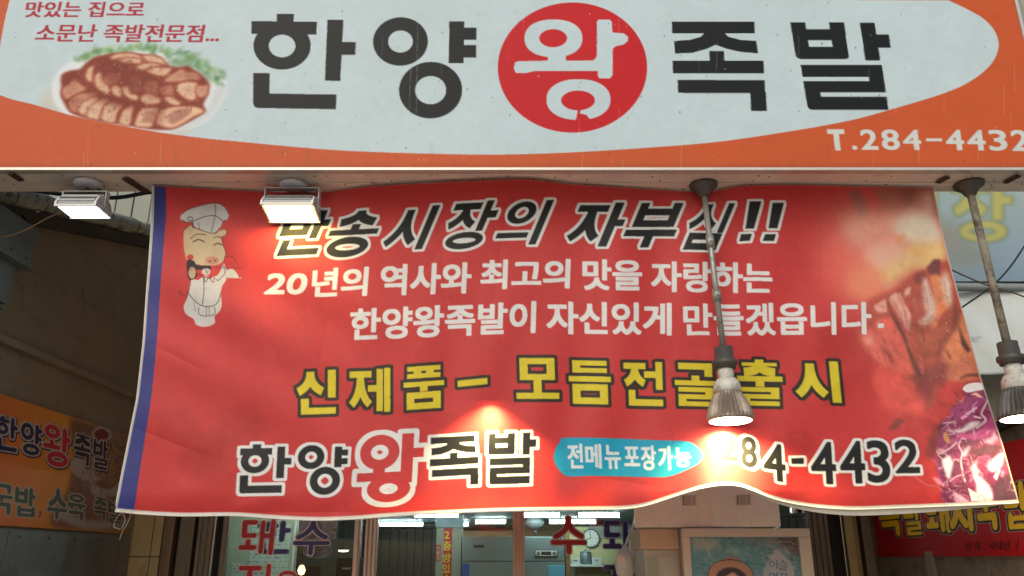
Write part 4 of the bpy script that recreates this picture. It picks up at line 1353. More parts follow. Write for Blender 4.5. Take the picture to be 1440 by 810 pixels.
# turned-up second layer of the lower right hem
hem = B()
ii = list(range(int(BW * .70), int(BW * .985), 10))
for a_, b_ in zip(ii[:-1], ii[1:]):
    def low(i):
        p = Vector(PB[-1, i])
        k = math.sin(math.pi * (i - ii[0]) / (ii[-1] - ii[0]))
        return p + Vector((0, .014, -.006 - .016 * k))
    hem.quad(Vector(PB[-1, a_]) + Vector((0, .003, 0)), Vector(PB[-1, b_]) + Vector((0, .003, 0)), low(b_), low(a_))
obj("turned_hem", hem, M_hem, banner, True)
M_thread = mat("thread", srgb(170, 160, 140), .9)
for pts in (((186, 716), (182, 730), (172, 748), (168, 760)), ((178, 718), (166, 726), (160, 740), (171, 745)), ((170, 718), (176, 730), (171, 744))):
    obj("loose_thread", B().tube([at(a, b, Y_BAN + .004) for a, b in smooth_open(pts, 4)], .0007, 5), M_thread, banner, True)
M_rust = mat("rusty_steel", srgb(84, 60, 44), .8, .2, .35, 25, .4, 120)
# ------------------------------------------------------------------ setting: street, soffit, walls
X_L, X_R, Y_F = -2.05, 1.95, 4.60
M_ground = mat("street_concrete", srgb(158, 154, 146), .85, 0, .14, 3, .3, 50, (srgb(112, 108, 102), 2.5, .5, .75))
struct("ground", B().box(-40, 40, -40, Y_F - .08, -.3, 0), M_ground)
M_tile = mat("floor_tile", srgb(120, 112, 100), .4, 0, .08, 6)
struct("shop_floor", B().box(-2.2, 2.4, Y_F - .08, 10.6, -.3, .01), M_tile)

M_wallL = mat("stained_cladding", srgb(124, 112, 88), .75, 0, .12, 4, .2, 70, (srgb(92, 74, 52), 12, .58, .72))
M_wallcore = mat("wall_core", srgb(60, 52, 42), .9, 0, .1, 6)
M_board = mat("painted_board", srgb(140, 146, 130), .55, 0, .08, 7, .15, 60, (srgb(120, 104, 74), 14, .63, .74), True)


def clip_below(poly, f):
    """keep the part of a (y, z) outline under z = f(y)"""
    out = []
    for i in range(len(poly)):
        a, b = poly[i], poly[(i + 1) % len(poly)]
        da, db = f(a[0]) - a[1], f(b[0]) - b[1]
        if da >= 0:
            out.append(a)
        if da * db < 0:
            t = da / (da - db)
            out.append((a[0] + (b[0] - a[0]) * t, a[1] + (b[1] - a[1]) * t))
    return out


topL = lambda y: 2.955 + .293 * (y - 2.3)
side_wall = thing("side_wall", "dark stained side wall of the shop entrance, boarded in level strips, behind the floodlight", "wall", (X_L - .1, 3.4, 0))
core = clip_below([(2.3, 0), (Y_F, 0), (Y_F, 5), (2.3, 5)], topL)
obj("wall_core", B().prism([(X_L - .02, y, z - .07 if z > .1 else z) for y, z in core], (-.18, 0, 0)), M_wallcore, side_wall)
rows = [0, .5, .98, 1.46, 1.93, 2.62, 2.78, 2.97, 3.2, 3.7]
for a_, b_ in zip(rows[:-1], rows[1:]):
    cuts = [2.3, 3.28, Y_F] if b_ < 2.7 else [2.3, Y_F]
    for y0_, y1_ in zip(cuts[:-1], cuts[1:]):
        pl = clip_below([(y0_ + .0008, a_ + .0008), (y1_ - .0008, a_ + .0008), (y1_ - .0008, b_ - .0008), (y0_ + .0008, b_ - .0008)], lambda y: topL(y) - .064)
        if len(pl) >= 3:
            dx = random.uniform(-.0015, .0015)
            obj("wall_board", B().prism([(X_L + dx, y, z) for y, z in pl], (-.0195, 0, 0)), M_wallL, side_wall)
obj("ledge", B().box(X_L + .002, X_L + .028, 2.3, Y_F - .01, 2.615, 2.645, .004), M_wallL, side_wall)
obj("wall_cap", B().prism([(X_L + .03, y, topL(y) + dz) for y, dz in ((2.3, -.062), (Y_F, -.062), (Y_F, -.002), (2.3, -.002))], (-.25, 0, 0)), M_wallcore, side_wall)

# lagged pipe lying along the top of that wall
M_lag = mat("pipe_lagging", srgb(158, 162, 146), .8, 0, .15, 18, .6, 45, (srgb(72, 70, 58), 26, .52, .64))
b = B()
pts = []
for i in range(24):
    y = 2.3 + i * .1
    pts.append((X_L + .0 + .012 * math.sin(i * 1.7), y, topL(y) + .045 + .006 * math.sin(i * 2.3)))
b.tube(pts, [.044 + .004 * math.sin(i * 1.3) for i in range(24)], 14)
pipe = obj("lagged_pipe", b, M_lag, None, True)
tag(pipe, "grey-green wrapped pipe lying along the sloping top of the side wall", "pipe")
M_cable = mat("black_cable", srgb(30, 30, 30), .55, 0, .1, 20)
for pts, r, lab in ((((-6, 262), (40, 267), (110, 276), (165, 278), (215, 270), (260, 272)), .009, "thick black cable sagging behind the square white floodlight"),
                    (((-6, 274), (8, 284), (24, 296), (38, 310)), .006, "short black cable dropping down at the end of the wrapped pipe")):
    pth = [at(x, y, 3.05) for x, y in smooth_open(pts, 5)]
    tag(obj("cable", B().tube(pth, r, 7), M_cable, None, True), lab, "cable", "cables under the sign")
M_cord = mat("yellow_cord", srgb(150, 120, 78), .7, 0, .1, 30)
tag(obj("cord", B().tube([at(x, y, 2.82) for x, y in smooth_open([(-8, 336), (22, 329), (48, 317), (66, 307), (80, 301)], 5)], .0022, 6), M_cord, None, True),
    "thin yellow-brown cord looping from the square white floodlight across the side wall", "cord")

# metal extractor box on the wall
M_hood = mat("grey_galvanised", srgb(104, 112, 112), .5, .35, .15, 9, .1, 60, (srgb(60, 58, 52), 6, .55, .75))
hood = thing("metal_box", "blue-grey sheet metal box fixed high on the dark side wall", "metal box", (X_L + .07, 2.85, 2.7))
yb = at_x(52, 330, X_L + .12).y
obj("casing", B().box(X_L + .004, X_L + .12, 2.35, yb, 2.905, 3.07, .004), M_hood, hood)
obj("lower_casing", B().box(X_L + .004, X_L + .095, 2.35, yb - .05, 2.74, 2.902, .004), M_hood, hood)
obj("flange", B().box(X_L + .004, X_L + .135, 2.35, yb + .01, 2.893, 2.903, .001), M_hood, hood)
obj("rail", B().box(X_L + .004, X_L + .11, 2.35, yb - .08, 2.725, 2.738, .002), M_hood, hood)
obj("rail", B().box(X_L + .004, X_L + .105, 2.35, yb - .08, 2.703, 2.715, .002), M_hood, hood)
for k in range(4):
    obj("screw", B().lathe([(.005, 0), (.004, .003)], Matrix.Translation((X_L + .121, yb - .04 - .1 * k, 2.93)) @ Matrix.Rotation(rad(90), 4, 'Y'), 8), M_rust, hood)

# shop front above the doors: vertical painted boards
front = thing("shop_facade", "pale green boarded wall of the shop front seen above the wrapped pipe", "shop front", (0, Y_F, 0))
x = -3.9
while x < 1.9:
    w = random.uniform(.095, .125)
    obj("board", B().box(x + .003, min(x + w, 1.95) - .003, Y_F + random.uniform(0, .006), Y_F + .03, 2.62, 4.08, .003, None, 1), M_board, front)
    x += w
obj("backing", B().box(-3.9, 1.95, Y_F + .031, Y_F + .16, 2.27, 4.08), M_wallcore, front)
M_alu = mat("bronze_aluminium", srgb(190, 166, 150), .42, .25, .10, 8, .05, 80, None, True)
M_alud = mat("dull_brown_aluminium", srgb(112, 98, 80), .5, .2, .14, 8, .08, 80, (srgb(60, 50, 40), 9, .6, .75), True)
M_dark = mat("dark_gap", srgb(26, 22, 20), .8, 0, .1, 5)
M_chrome = mat("chrome_strip", srgb(210, 210, 206), .18, .9, .05, 30)
obj("door_header", B().box(-2.03, 1.93, Y_F - .02, Y_F + .03, 2.24, 2.61, .004), M_alu, front)
M_soffit = mat("soffit_board", srgb(148, 140, 120), .8, 0, .1, 4)
struct("ceiling", B().box(-1.5, 2.0, 2.78, 4.75, 4.09, 4.14), M_soffit)  # unseen ceiling to darken the recess, cut short to let in sky light

# beam under the sign
beam = thing("fascia_beam", "dirty cream painted beam running along the underside of the sign", "beam", (0, 2.7, SZ0))
obj("soffit_strip", B().box(-2.26, SX1 + .5, 2.622, 2.687, SZ0 - .0105, SZ0 - .002, .001), M_white_steel, beam)
obj("soffit_strip", B().box(-2.26, SX1 + .5, 2.690, 2.765, SZ0 - .013, SZ0 - .002, .001), M_white_steel, beam)
obj("beam_back", B().box(-2.26, SX1 + .5, 2.702, 2.764, SZ0, SZ0 + 1.1), M_white_steel, beam)
for (xa, ya, xb, yb_, w) in ((15, 243, 30, 253, .022), (176, 250, 206, 269, .026), (1318, 256, 1333, 248, .02), (1413, 256, 1433, 246, .02)):
    pa, pb = at_z(xa, ya, SZ0 - .016), at_z(xb, yb_, SZ0 - .016)
    d = (pb - pa)
    n_ = Vector((-d.y, d.x, 0)).normalized() * w / 2
    obj("strap", B().prism([pa - n_, pb - n_, pb + n_, pa + n_], (0, 0, -.006)), M_rust, beam)
for k in range(46):
    xk, yk = random.uniform(-1.9, 1.9), random.choice([2.64, 2.672, 2.705, 2.75])
    obj("nail_head", B().lathe([(random.uniform(.0022, .0042), 0), (.0015, -.003)], Matrix.Translation((xk, yk + random.uniform(-.008, .008), SZ0 - .0106 - (.0027 if yk > 2.69 else 0))), 6), M_rust, beam)
# masonry end beside the sign, top right
M_conc = mat("mottled_concrete", srgb(150, 152, 138), .85, 0, .2, 7, .5, 30, (srgb(74, 76, 66), 8, .5, .7))
b = B()
b.box(SX1 + .02, SX1 + .5, Y_SIGN + .03, 2.70, SZ0 + .002, SZ1 + .2, .012)
tag(obj("masonry_pier", b, M_conc), "mottled grey concrete pier at the right end of the sign", "pier")

# ------------------------------------------------------------------ signs on the side walls
wb = flat_sheet(at_x(-120, 600, X_L + .012).y, at_x(186, 700, X_L + .012).y, 1.925, at_x(20, 560, X_L + .012).z, 420, 200, (206, 76, 34), 'x', X_L + .012)
for k in range(60):                                   # orange to ochre across the print
    t = k / 59
    c = np.array((206, 64, 34)) * (1 - t) + np.array((214, 158, 52)) * t
    wb.draw([R(-130 + 250 * t, 480, 360, 800)], tuple(c), 0, 0, 1 if k == 0 else .25)
wb.poly([(100, 590), (140, 596), (190, 610), (200, 760), (120, 760), (70, 735), (95, 690), (104, 640)], (111, 76, 59), 4, .9)
wb.poly(ell(130, 655, 30, 22), (164, 155, 145), 1)
wb.poly(ell(158, 640, 30, 40), (140, 111, 81), 3, .8)
wb.poly(ell(143, 612, 14, 12), (164, 158, 150), 1)
wb.poly(ell(143, 612, 10, 8), (111, 29, 26), 1)
for k in range(70):
    xx, yy = random.uniform(132, 180), random.uniform(618, 668)
    wb.line([(xx, yy), (xx + random.uniform(-9, 9), yy + 5), (xx + random.uniform(-6, 12), yy + 10)], (1.6, .7), random.choice([(145, 96, 45), (111, 62, 32), (159, 125, 66), (78, 44, 26)]), .7)
wb.poly([(125, 662), (135, 682), (155, 688), (176, 672), (180, 690), (150, 700), (128, 692)], (158, 150, 140), 1)
for k in range(80):
    xx, yy = random.uniform(96, 150), random.uniform(650, 735)
    wb.line([(xx, yy), (xx + random.uniform(-8, 8), yy + 7), (xx + random.uniform(-4, 10), yy + 13)], (1.6, .7), random.choice([(130, 66, 59), (111, 47, 44), (148, 88, 76), (140, 118, 103)]), .6)
wb.poly([(80, 716), (110, 728), (150, 734), (185, 730), (185, 742), (120, 744), (85, 730)], (152, 148, 137), 1.5, .9)
ROUND[0] = True
NAVY, WINE = (30, 28, 66), (190, 28, 48)


def wall_word(sh, ch, tl, tr, br, bl, fill, edge, ew, edge2=None, ew2=0, off=(0, 0), tv=17, th=14, soft=.4):
    s = place(syllable(ch, tv, th), corners(tl, tr, br, bl))
    if edge2:
        s2 = place(syllable(ch, tv, th), corners(*[(p[0] + off[0], p[1] + off[1]) for p in (tl, tr, br, bl)]))
        sh.draw(s2, edge2, ew2, soft)
    sh.draw(s, edge, ew, soft)
    if edge2 and not off[0]:
        pass
    sh.draw(s, fill, 0, soft * .5)


for ch, x0_, x1_, yt0, yb0, c in (('한', -5, 26, 583, 634, NAVY), ('양', 30, 60, 593, 640, NAVY), ('왕', 62, 100, 596, 656, WINE), ('족', 105, 129, 611, 655, (26, 24, 38)), ('발', 132, 153, 617, 660, (26, 24, 38))):
    k = .30
    wall_word(wb, ch, (x0_, yt0 - 2), (x1_, yt0 + (x1_ - x0_) * k - 2), (x1_ - 2, yb0 + (x1_ - x0_) * .1), (x0_ - 2, yb0 - 2), c, (186, 176, 160), 2.3, (26, 20, 30), 3.4, (.6, 1.2), 17, 13)
GRN = (70, 78, 70)
for ch, x0_, x1_, yt0, yb0 in (('국', -12, 19, 679, 724), ('밥', 22, 51, 684, 727), ('수', 68, 96, 689, 731), ('육', 96, 121, 694, 732), ('족', 133, 151, 699, 733), ('발', 153, 172, 702, 736)):
    wall_word(wb, ch, (x0_, yt0 - 1), (x1_, yt0 + 4), (x1_ - 2, yb0 + 1), (x0_ - 2, yb0 - 1), GRN, (172, 160, 130), 2.2, None, 0, (0, 0), 18, 13)
for (xx, yy) in ((57, 722), (124, 728)):
    wb.line([(xx, yy - 3), (xx, yy + 2), (xx - 2, yy + 6)], (3, 1.2), GRN)
M_wsign = print_mat("wall_banner_print", .5, 0, .4, 0, .15)
M_frame = mat("sign_edge", srgb(120, 70, 50), .6, 0, .1, 10)
ws = thing("wall_sign", "orange food sign with dark letters and a noodle bowl on the dark side wall", "sign", (X_L, 3.5, 1.93))
ink_grid("sign_face", wb.P, wb.img, M_wsign, ws)
yA, yB = wb.P[0, 0, 1], wb.P[0, -1, 1]
zA, zB = wb.P[-1, 0, 2], wb.P[0, 0, 2]
obj("sign_panel", B().box(X_L + .0025, X_L + .0105, yA, yB, zA, zB), M_frame, ws)
M_steel = mat("dull_steel_sheet", srgb(118, 122, 120), .38, .6, .12, 5, .05, 50, (srgb(84, 82, 76), 5, .5, .75))
st = thing("steel_sheet", "dull grey metal sheet lining the side wall under the orange food sign", "metal sheet", (X_L, 3.5, 0))
for y0_, y1_ in ((2.35, 3.4), (3.405, 4.49)):
    obj("sheet_panel", B().box(X_L + .003, X_L + .012, y0_, y1_, .05, 1.915, .002, None, 1), M_steel, st)
for k in range(9):
    obj("rivet", B().lathe([(.006, 0), (.004, .004)], Matrix.Translation((X_L + .0115, 2.6 + .22 * k, 1.885)) @ Matrix.Rotation(rad(90), 4, 'Y'), 8), M_rust, st)

# right-hand side wall with the red sign
M_wallR = mat("rough_render", srgb(112, 104, 90), .9, 0, .16, 9, .6, 45, (srgb(70, 62, 52), 7, .5, .72))
pr = [at_x(1404, 609, X_R), at_x(1440, 594, X_R)]
sl = (pr[0].z - pr[1].z) / (pr[0].y - pr[1].y)
topR = lambda y: pr[1].z + sl * (y - pr[1].y)
rw = thing("low_side_wall", "rough brown rendered wall behind the red rice soup sign", "wall", (X_R + .1, 3.4, 0))
core = clip_below([(2.3, 0), (Y_F + .3, 0), (Y_F + .3, 3), (2.3, 3)], topR)
obj("wall_body", B().prism([(X_R, y, z) for y, z in core], (.14, 0, 0)), M_wallR, rw)
obj("coping", B().prism([(X_R - .03, y, topR(y) + dz) for y, dz in ((2.3, .002), (Y_F + .3, .002), (Y_F + .3, .034), (2.3, .034))], (.2, 0, 0)), M_dark, rw)
for (a_, b_) in ((2.62, 2.68), (3.02, 3.05), (3.9, 3.96)):
    obj("batten", B().box(X_R - .022, X_R - .002, a_, b_, .03, 1.83, .003), M_alud, rw)
XS = X_R - .012
rs = flat_sheet(at_x(1560, 700, XS).y, at_x(1229, 740, XS).y, at_x(1300, 782.5, XS).z, at_x(1412, 623, XS).z, 520, 330, (192, 20, 26), 'x', XS)
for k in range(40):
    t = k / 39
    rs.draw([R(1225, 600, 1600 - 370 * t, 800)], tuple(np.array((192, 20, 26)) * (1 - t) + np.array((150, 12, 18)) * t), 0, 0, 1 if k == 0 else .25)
lt = lambda x: 786 - (786 - 678) * (x - 720) / (1420 - 720)
lb = lambda x: 786 - (786 - 744.5) * (x - 720) / (1420 - 720)
for ch, x0_, x1_ in (('족', 1233, 1262), ('발', 1266, 1290), ('돼', 1297, 1331), ('지', 1331, 1364), ('국', 1366, 1399), ('밥', 1407, 1441), ('전', 1449, 1490)):
    tl, tr, br, bl = (x0_, lt(x0_)), (x1_, lt(x1_)), (x1_ + 7, lb(x1_)), (x0_ + 7, lb(x0_))
    cs_ = corners(tl, tr, br, bl)
    s = place(syllable(ch, 22, 17), cs_)
    rs.draw(place(syllable(ch, 22, 17), corners(*[(p[0] + .6, p[1] + 1.2) for p in (tl, tr, br, bl)])), (190, 170, 150), 5.0)
    rs.draw(place(syllable(ch, 22, 17), corners(*[(p[0] + .6, p[1] + 1.2) for p in (tl, tr, br, bl)])), (34, 18, 14), 3.4)
    rs.draw(s, (244, 200, 30))
rs.draw([[ell(1293, 716, 3.6, 4)]], (34, 18, 14), 2)
rs.draw([[ell(1293, 716, 3.2, 3.4)]], (244, 200, 30))
ROUND[0] = False
for t_, bx in (('장', (1358, 763, 1366, 775)), ('족', (1370, 763, 1379, 775)), (':', (1383.5, 764, 1385, 773)), ('국내산', (1390, 761, 1420, 774)), ('/', (1429, 758, 1432, 774)), ('국내산', (1448, 759, 1480, 773))):
    words(rs, t_, bx, (60, 10, 12), .5)
rsg = thing("wall_sign", "dark red sign with fat yellow letters on the right-hand side wall", "sign", (X_R, 3.6, 1.82))
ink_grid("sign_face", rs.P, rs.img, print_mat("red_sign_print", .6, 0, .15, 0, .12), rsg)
ya, yb2 = sorted((rs.P[0, 0, 1], rs.P[0, -1, 1]))
obj("sign_panel", B().box(X_R - .011, X_R - .002, ya, yb2, rs.P[-1, 0, 2], rs.P[0, 0, 2]), mat("red_sign_edge", srgb(140, 50, 44), .5), rsg)

# beyond the right-hand wall: neighbour's wall, tarpaulin, pale blue banner
M_nwall = mat("neighbour_render", srgb(160, 152, 132), .85, 0, .12, 4, .3, 30, (srgb(110, 104, 90), 5, .5, .75))
tag(obj("neighbour_wall", B().box(2.0, 6.0, 5.42, 5.6, 0, 4.6), M_nwall), "beige rendered wall of the neighbouring stall below the pale tarpaulin", "wall")
M_tarp = mat("pale_tarpaulin", srgb(216, 224, 218), .6, 0, .06, 3, .2, 8, (srgb(112, 122, 116), 2.6, .60, .70))  # grey blotches stand for shadows on the sheet, put into its colour
tz0, tz1 = at(1380, 526, 5.03).z, at(1380, 408, 5.03).z
NX, NZ = 60, 30
P = np.zeros((NZ, NX, 3))
for j in range(NZ):
    for i in range(NX):
        xx = 2.2 + 3.2 * i / (NX - 1)
        P[j, i] = (xx, 5.03 + .02 * math.sin(xx * 9) + .012 * math.sin(xx * 23 + j * .3), tz0 + (tz1 - tz0) * j / (NZ - 1))
tp = ink_grid("tarpaulin", P, np.ones((NZ, NX, 3)), M_tarp)
sm = tp.modifiers.new("thickness", 'SOLIDIFY')
sm.thickness = .004
tag(tp, "pale grey-green tarpaulin sheet behind the hanging lamp at the right edge", "tarpaulin")
M_grey = mat("grey_bar", srgb(134, 142, 140), .7, 0, .1, 6)
YB = 5.1
bb = flat_sheet(2.2, 5.2, at(1380, 396, YB).z, at(1380, 210, YB).z, 360, 150, (164, 186, 188), 'y', YB)
for k in range(30):
    t = k / 29
    bb.draw([R(1200, 240 + 150 * t, 1800, 420)], tuple(np.array((172, 192, 188)) * (1 - t) + np.array((142, 168, 184)) * t), 0, 2, .3)
bb.poly([(1320, 300), (1345, 312), (1350, 335), (1385, 350), (1380, 372), (1340, 378), (1322, 350)], (150, 150, 134), 6, .7)
bb.poly([(1325, 318), (1345, 330), (1340, 350), (1326, 345)], (170, 150, 130), 4, .6)
for ch, x0_, x1_ in (('시', 1252, 1320), ('장', 1338, 1424)):
    bb.draw(place(syllable(ch, 17, 14), quad_of(x0_, 258, x1_, 341)), (120, 140, 110), 1.5, 1.2, .8)
    bb.draw(place(syllable(ch, 17, 14), quad_of(x0_, 258, x1_, 341)), (206, 198, 110), 0, 1.2, .85)
nb = ink_grid("market_banner", bb.P, bb.img, print_mat("market_banner_print", .6, .15, .3, 0, .1))
tag(nb, "pale blue banner with a yellow letter, hanging beyond the right edge of the red banner", "banner")
sm = nb.modifiers.new("thickness", 'SOLIDIFY')
sm.thickness = .003
sm.offset = -1
tag(obj("curtain_rail", B().tube([(2.2, 5.0, tz1 + .024), (5.3, 5.0, tz1 - .02)], .027, 10), M_grey, None, True), "grey bar between the pale blue banner and the tarpaulin", "rail")
tag(obj("cable", B().tube([at(x, y, 4.3) for x, y in smooth_open([(1120, 590), (1330, 448), (1356, 430), (1394, 403), (1420, 376), (1446, 338), (1500, 260), (1700, -60)], 5)], .0052, 7), M_cable, None, True), "straight black cable rising steeply past the lamp at the right edge", "cable", "cables under the sign")
M_wire = mat("brown_wire", srgb(96, 84, 68), .7, 0, .2, 30)
tag(obj("cable", B().tube([at(x, y, 4.5) for x, y in smooth_open([(1100, 270), (1322, 372), (1352, 386), (1388, 401), (1420, 410), (1448, 420), (1500, 436), (1900, 520)], 5)], .0048, 7), M_wire, None, True), "brown frayed wire sloping down across the pale blue banner's lower edge", "cable", "cables under the sign")
# ------------------------------------------------------------------ lamps
M_galv = mat("grey_painted_rod", srgb(160, 162, 152), .45, .5, .12, 14, .1, 90, (srgb(90, 84, 74), 18, .55, .72))
M_dirty = mat("dirty_rod", srgb(140, 136, 120), .8, .1, .22, 16, .6, 60, (srgb(76, 70, 58), 20, .48, .68))
M_sock = mat("dark_socket", srgb(78, 76, 70), .5, .2, .15, 18)
M_ceram = mat("dusty_ceramic", srgb(196, 194, 182), .4, 0, .1, 16, 0, 50, (srgb(110, 104, 92), 24, .52, .7))
M_sink = mat("cast_heat_sink", srgb(136, 124, 108), .4, .4, .15, 20, .2, 80)
M_sinkd = mat("dark_heat_sink", srgb(84, 82, 76), .5, .3, .15, 20, .2, 80)
M_lensW = emit_mat("warm_lens", (1.0, .80, .52), 20)
M_canopy = mat("grey_canopy", srgb(92, 88, 82), .5, .3, .12, 12)


def axis_matrix(p, d):
    z = Vector(d).normalized()
    x = Vector((1, 0, 0))
    y = z.cross(x).normalized()
    x = y.cross(z)
    m = Matrix((x, y, z)).transposed().to_4x4()
    m.translation = p
    return m


def pendant(label, top, sock, rod_r, mrod, sink, power, k=1.0, couplings=2, spread=150):
    """lamp on a rod: top = fixing under the beam, sock = upper end of the socket"""
    top, sock = Vector(top), Vector(sock)
    t = thing("pendant_lamp", label, "lamp", tuple(top), "reflector lamps hung on rods from the beam")
    obj("canopy", B().lathe([(.055 * k, 0), (.052 * k, .010), (.030 * k, .026), (.020 * k, .045), (.012, .05)], axis_matrix(top, (0, 0, -1)), 24), M_canopy, t, True)
    obj("rod", B().tube([top + Vector((0, 0, -.03)), sock], rod_r, 12), mrod, t, True)
    for q in range(couplings):
        f = .33 + .33 * q
        p = top.lerp(sock, f)
        obj("coupling", B().tube([p, p + (sock - top).normalized() * .045], rod_r * 1.45, 12), M_galv, t, True)
        obj("grub_screw", B().lathe([(.005, 0), (.005, .008)], axis_matrix(p + (sock - top).normalized() * .022 + Vector((0, -rod_r * 1.3, 0)), (0, -1, 0)), 8), M_galv, t)
    ax = axis_matrix(sock, (0.0, -.05, -1))
    S = lambda prof: [(r * k, z * k) for r, z in prof]
    obj("socket", B().lathe(S([(.020, -.004), (.033, 0), (.034, .045), (.044, .05), (.045, .064), (.040, .068), (.038, .078), (.030, .08)]), ax, 28), M_sock, t, True)
    obj("neck", B().lathe(S([(.028, .0802), (.028, .108), (.025, .112), (.034, .116)]), ax, 28), M_ceram, t, True)
    obj("lamp_base", B().lathe(S([(.034, .1165), (.046, .135), (.049, .165), (.047, .166)]), ax, 28), M_ceram, t, True)
    obj("heat_sink", B().lathe(S([(.048, .1665), (.058, .185), (.072, .215), (.0805, .246), (.081, .262), (.077, .266), (.0765, .2665)]), ax, 60, (1, 1), 1, .10), sink, t)
    obj("lens", B().lathe(S([(.0745, .262), (.072, .2672), (.03, .2695)]), ax, 40), M_lensW, t, True)
    ld = bpy.data.lights.new("lamp_light", 'AREA')      # the light of the lit lens itself
    ld.shape = 'DISK'
    ld.size = .14 * k
    ld.energy = power
    ld.color = (1.0, .72, .30)
    ld.spread = rad(spread)
    lo = bpy.data.objects.new("lamp_light", ld)
    COL.objects.link(lo)
    lo.location = sock + Vector((0, -.05, -1)).normalized() * .275 * k
    lo.rotation_euler = Vector((0, -.05, -1)).to_track_quat('-Z', 'Y').to_euler()
    lo.parent = t
    lo.matrix_parent_inverse = t.matrix_world.inverted()
    return t


ZU = SZ0 - .0135
pendant("warm lit lamp on a grey rod hanging in front of the red banner", at_z(989, 260, ZU), at(1017, 489, 2.698), .0105, M_galv, M_sink, 15, .96)
pendant("warm lit lamp on a dirty thick rod, right of the red banner", at_z(1362, 259, ZU), at(1416, 482, 2.66), .0135, M_dirty, M_sinkd, 2.5, .98, 0)
pb_ = at(690, 505, 2.858)
pendant("lamp behind the red banner, its glow showing through above the shop name", (pb_.x, 2.858, SZ0 + .001), pb_, .0105, M_galv, M_sink, 28, .62, 2, 115)

M_case = mat("white_cast_case", srgb(200, 202, 200), .4, .1, .06, 12)
M_fin = mat("ribbed_case", srgb(112, 114, 114), .35, .5, .08, 20)
M_disc = mat("white_plastic_disc", srgb(206, 206, 210), .4, 0, .05, 14)
M_lensC = emit_mat("cool_lens", (.96, 1.0, .98), 16)
M_lensN = emit_mat("neutral_lens", (1.0, .72, .24), 46)


def flood(label, c, w, d, tilt, lens, bar_h):
    """LED flood: lens underneath, ribbed back, end caps, U bracket up to a round base on the beam"""
    c = Vector(c)
    t = thing("floodlight", label, "floodlight", tuple(c), "small LED floodlights under the sign")
    rot = Matrix.Rotation(rad(tilt), 4, 'X')
    F = lambda x, y, z: c + rot @ Vector((x, y, z))
    hw, hd, hh = w / 2, d / 2, .055
    prof = [(-hd, .004), (-hd, .018), (-hd * .72, hh * .8), (-hd * .3, hh), (hd * .3, hh), (hd * .72, hh * .8), (hd, .018), (hd, .004)]
    obj("case", B().prism([F(-hw + .008, y, z) for y, z in prof], rot @ Vector((w - .016, 0, 0))), M_fin, t)
    for sx in (-1, 1):
        big = [(y * 1.06, z * 1.05 - .003) for y, z in prof]
        obj("end_cap", B().prism([F(sx * hw, y, z) for y, z in big], rot @ Vector((-sx * .0078, 0, 0))), M_case, t)
    b = B()
    for k in range(9):
        a = -.95 + 1.9 * k / 8
        y = hd * a
        z = np.interp(y, [p[0] for p in prof[1:7]], [p[1] for p in prof[1:7]])
        b.prism([F(-hw + .009, y - .0022, z - .002), F(-hw + .009, y + .0022, z - .002), F(-hw + .009, y + .0014, z + .006), F(-hw + .009, y - .0014, z + .006)], rot @ Vector((w - .018, 0, 0)))
    obj("cooling_ribs", b, M_fin, t)
    obj("lens", B().prism([F(-hw + .01, -hd + .006, -.001), F(hw - .01, -hd + .006, -.001), F(hw - .01, hd - .006, -.001), F(-hw + .01, hd - .006, -.001)], rot @ Vector((0, 0, .004))), lens, t)
    for sy in (-1, 1):
        obj("lens_frame", B().prism([F(-hw, sy * hd - .004, -.003), F(hw, sy * hd - .004, -.003), F(hw, sy * hd + .004, -.003), F(-hw, sy * hd + .004, -.003)], rot @ Vector((0, 0, .008))), M_case, t)
    top = c.z + bar_h
    for sx in (-1, 1):
        x = c.x + sx * (hw + .004)
        obj("bracket_arm", B().box(x - .002, x + .002, c.y - .014, c.y + .014, c.z + .012, top, .001, None, 1), M_case, t)
        obj("pivot_bolt", B().lathe([(.008, 0), (.008, .004), (.005, .007)], axis_matrix(Vector((x + sx * .002, c.y, c.z + .028)), (sx, 0.001, 0)), 10), M_chrome, t)
    obj("bracket_bar", B().box(c.x - hw - .006, c.x + hw + .006, c.y - .014, c.y + .014, top, top + .004, .001, None, 1), M_case, t)
    obj("stem", B().lathe([(.007, 0), (.007, SZ0 - .02 - top)], axis_matrix(Vector((c.x, c.y, SZ0 - .012)), (0, 0, -1)), 10), M_rust, t)
    obj("lead", B().tube([Vector((c.x + .03, c.y + .01, SZ0 - .03)), Vector((c.x + .055, c.y + .03, SZ0 - .05)), Vector((c.x + .06, c.y + .035, top - .02)), Vector((c.x + .03, c.y + .02, c.z + .05))], .0032, 6), M_cable, t, True)
    for sx in (-1, 1):
        for a_ in (-.6, 0, .6):
            obj("cap_screw", B().lathe([(.0035, 0), (.0025, .0016)], axis_matrix(F(sx * (hw + .0001), a_ * hd, .02), (sx, .001, 0)), 8), M_rust, t)
    obj("base_disc", B().lathe([(.052, 0), (.052, .008), (.044, .017), (.02, .02)], axis_matrix(Vector((c.x, min(c.y, 2.71), SZ0 - .0136)), (0, 0, -1)), 32), M_disc, t, True)
    return t


flood("square white floodlight over the dark side wall, lens facing straight down", at(117, 298, 2.69), .150, .112, 0, M_lensC, .075)
flood("white floodlight in front of the red banner's first black letter", at(409, 300, 2.70), .190, .122, -9, M_lensN, .095)

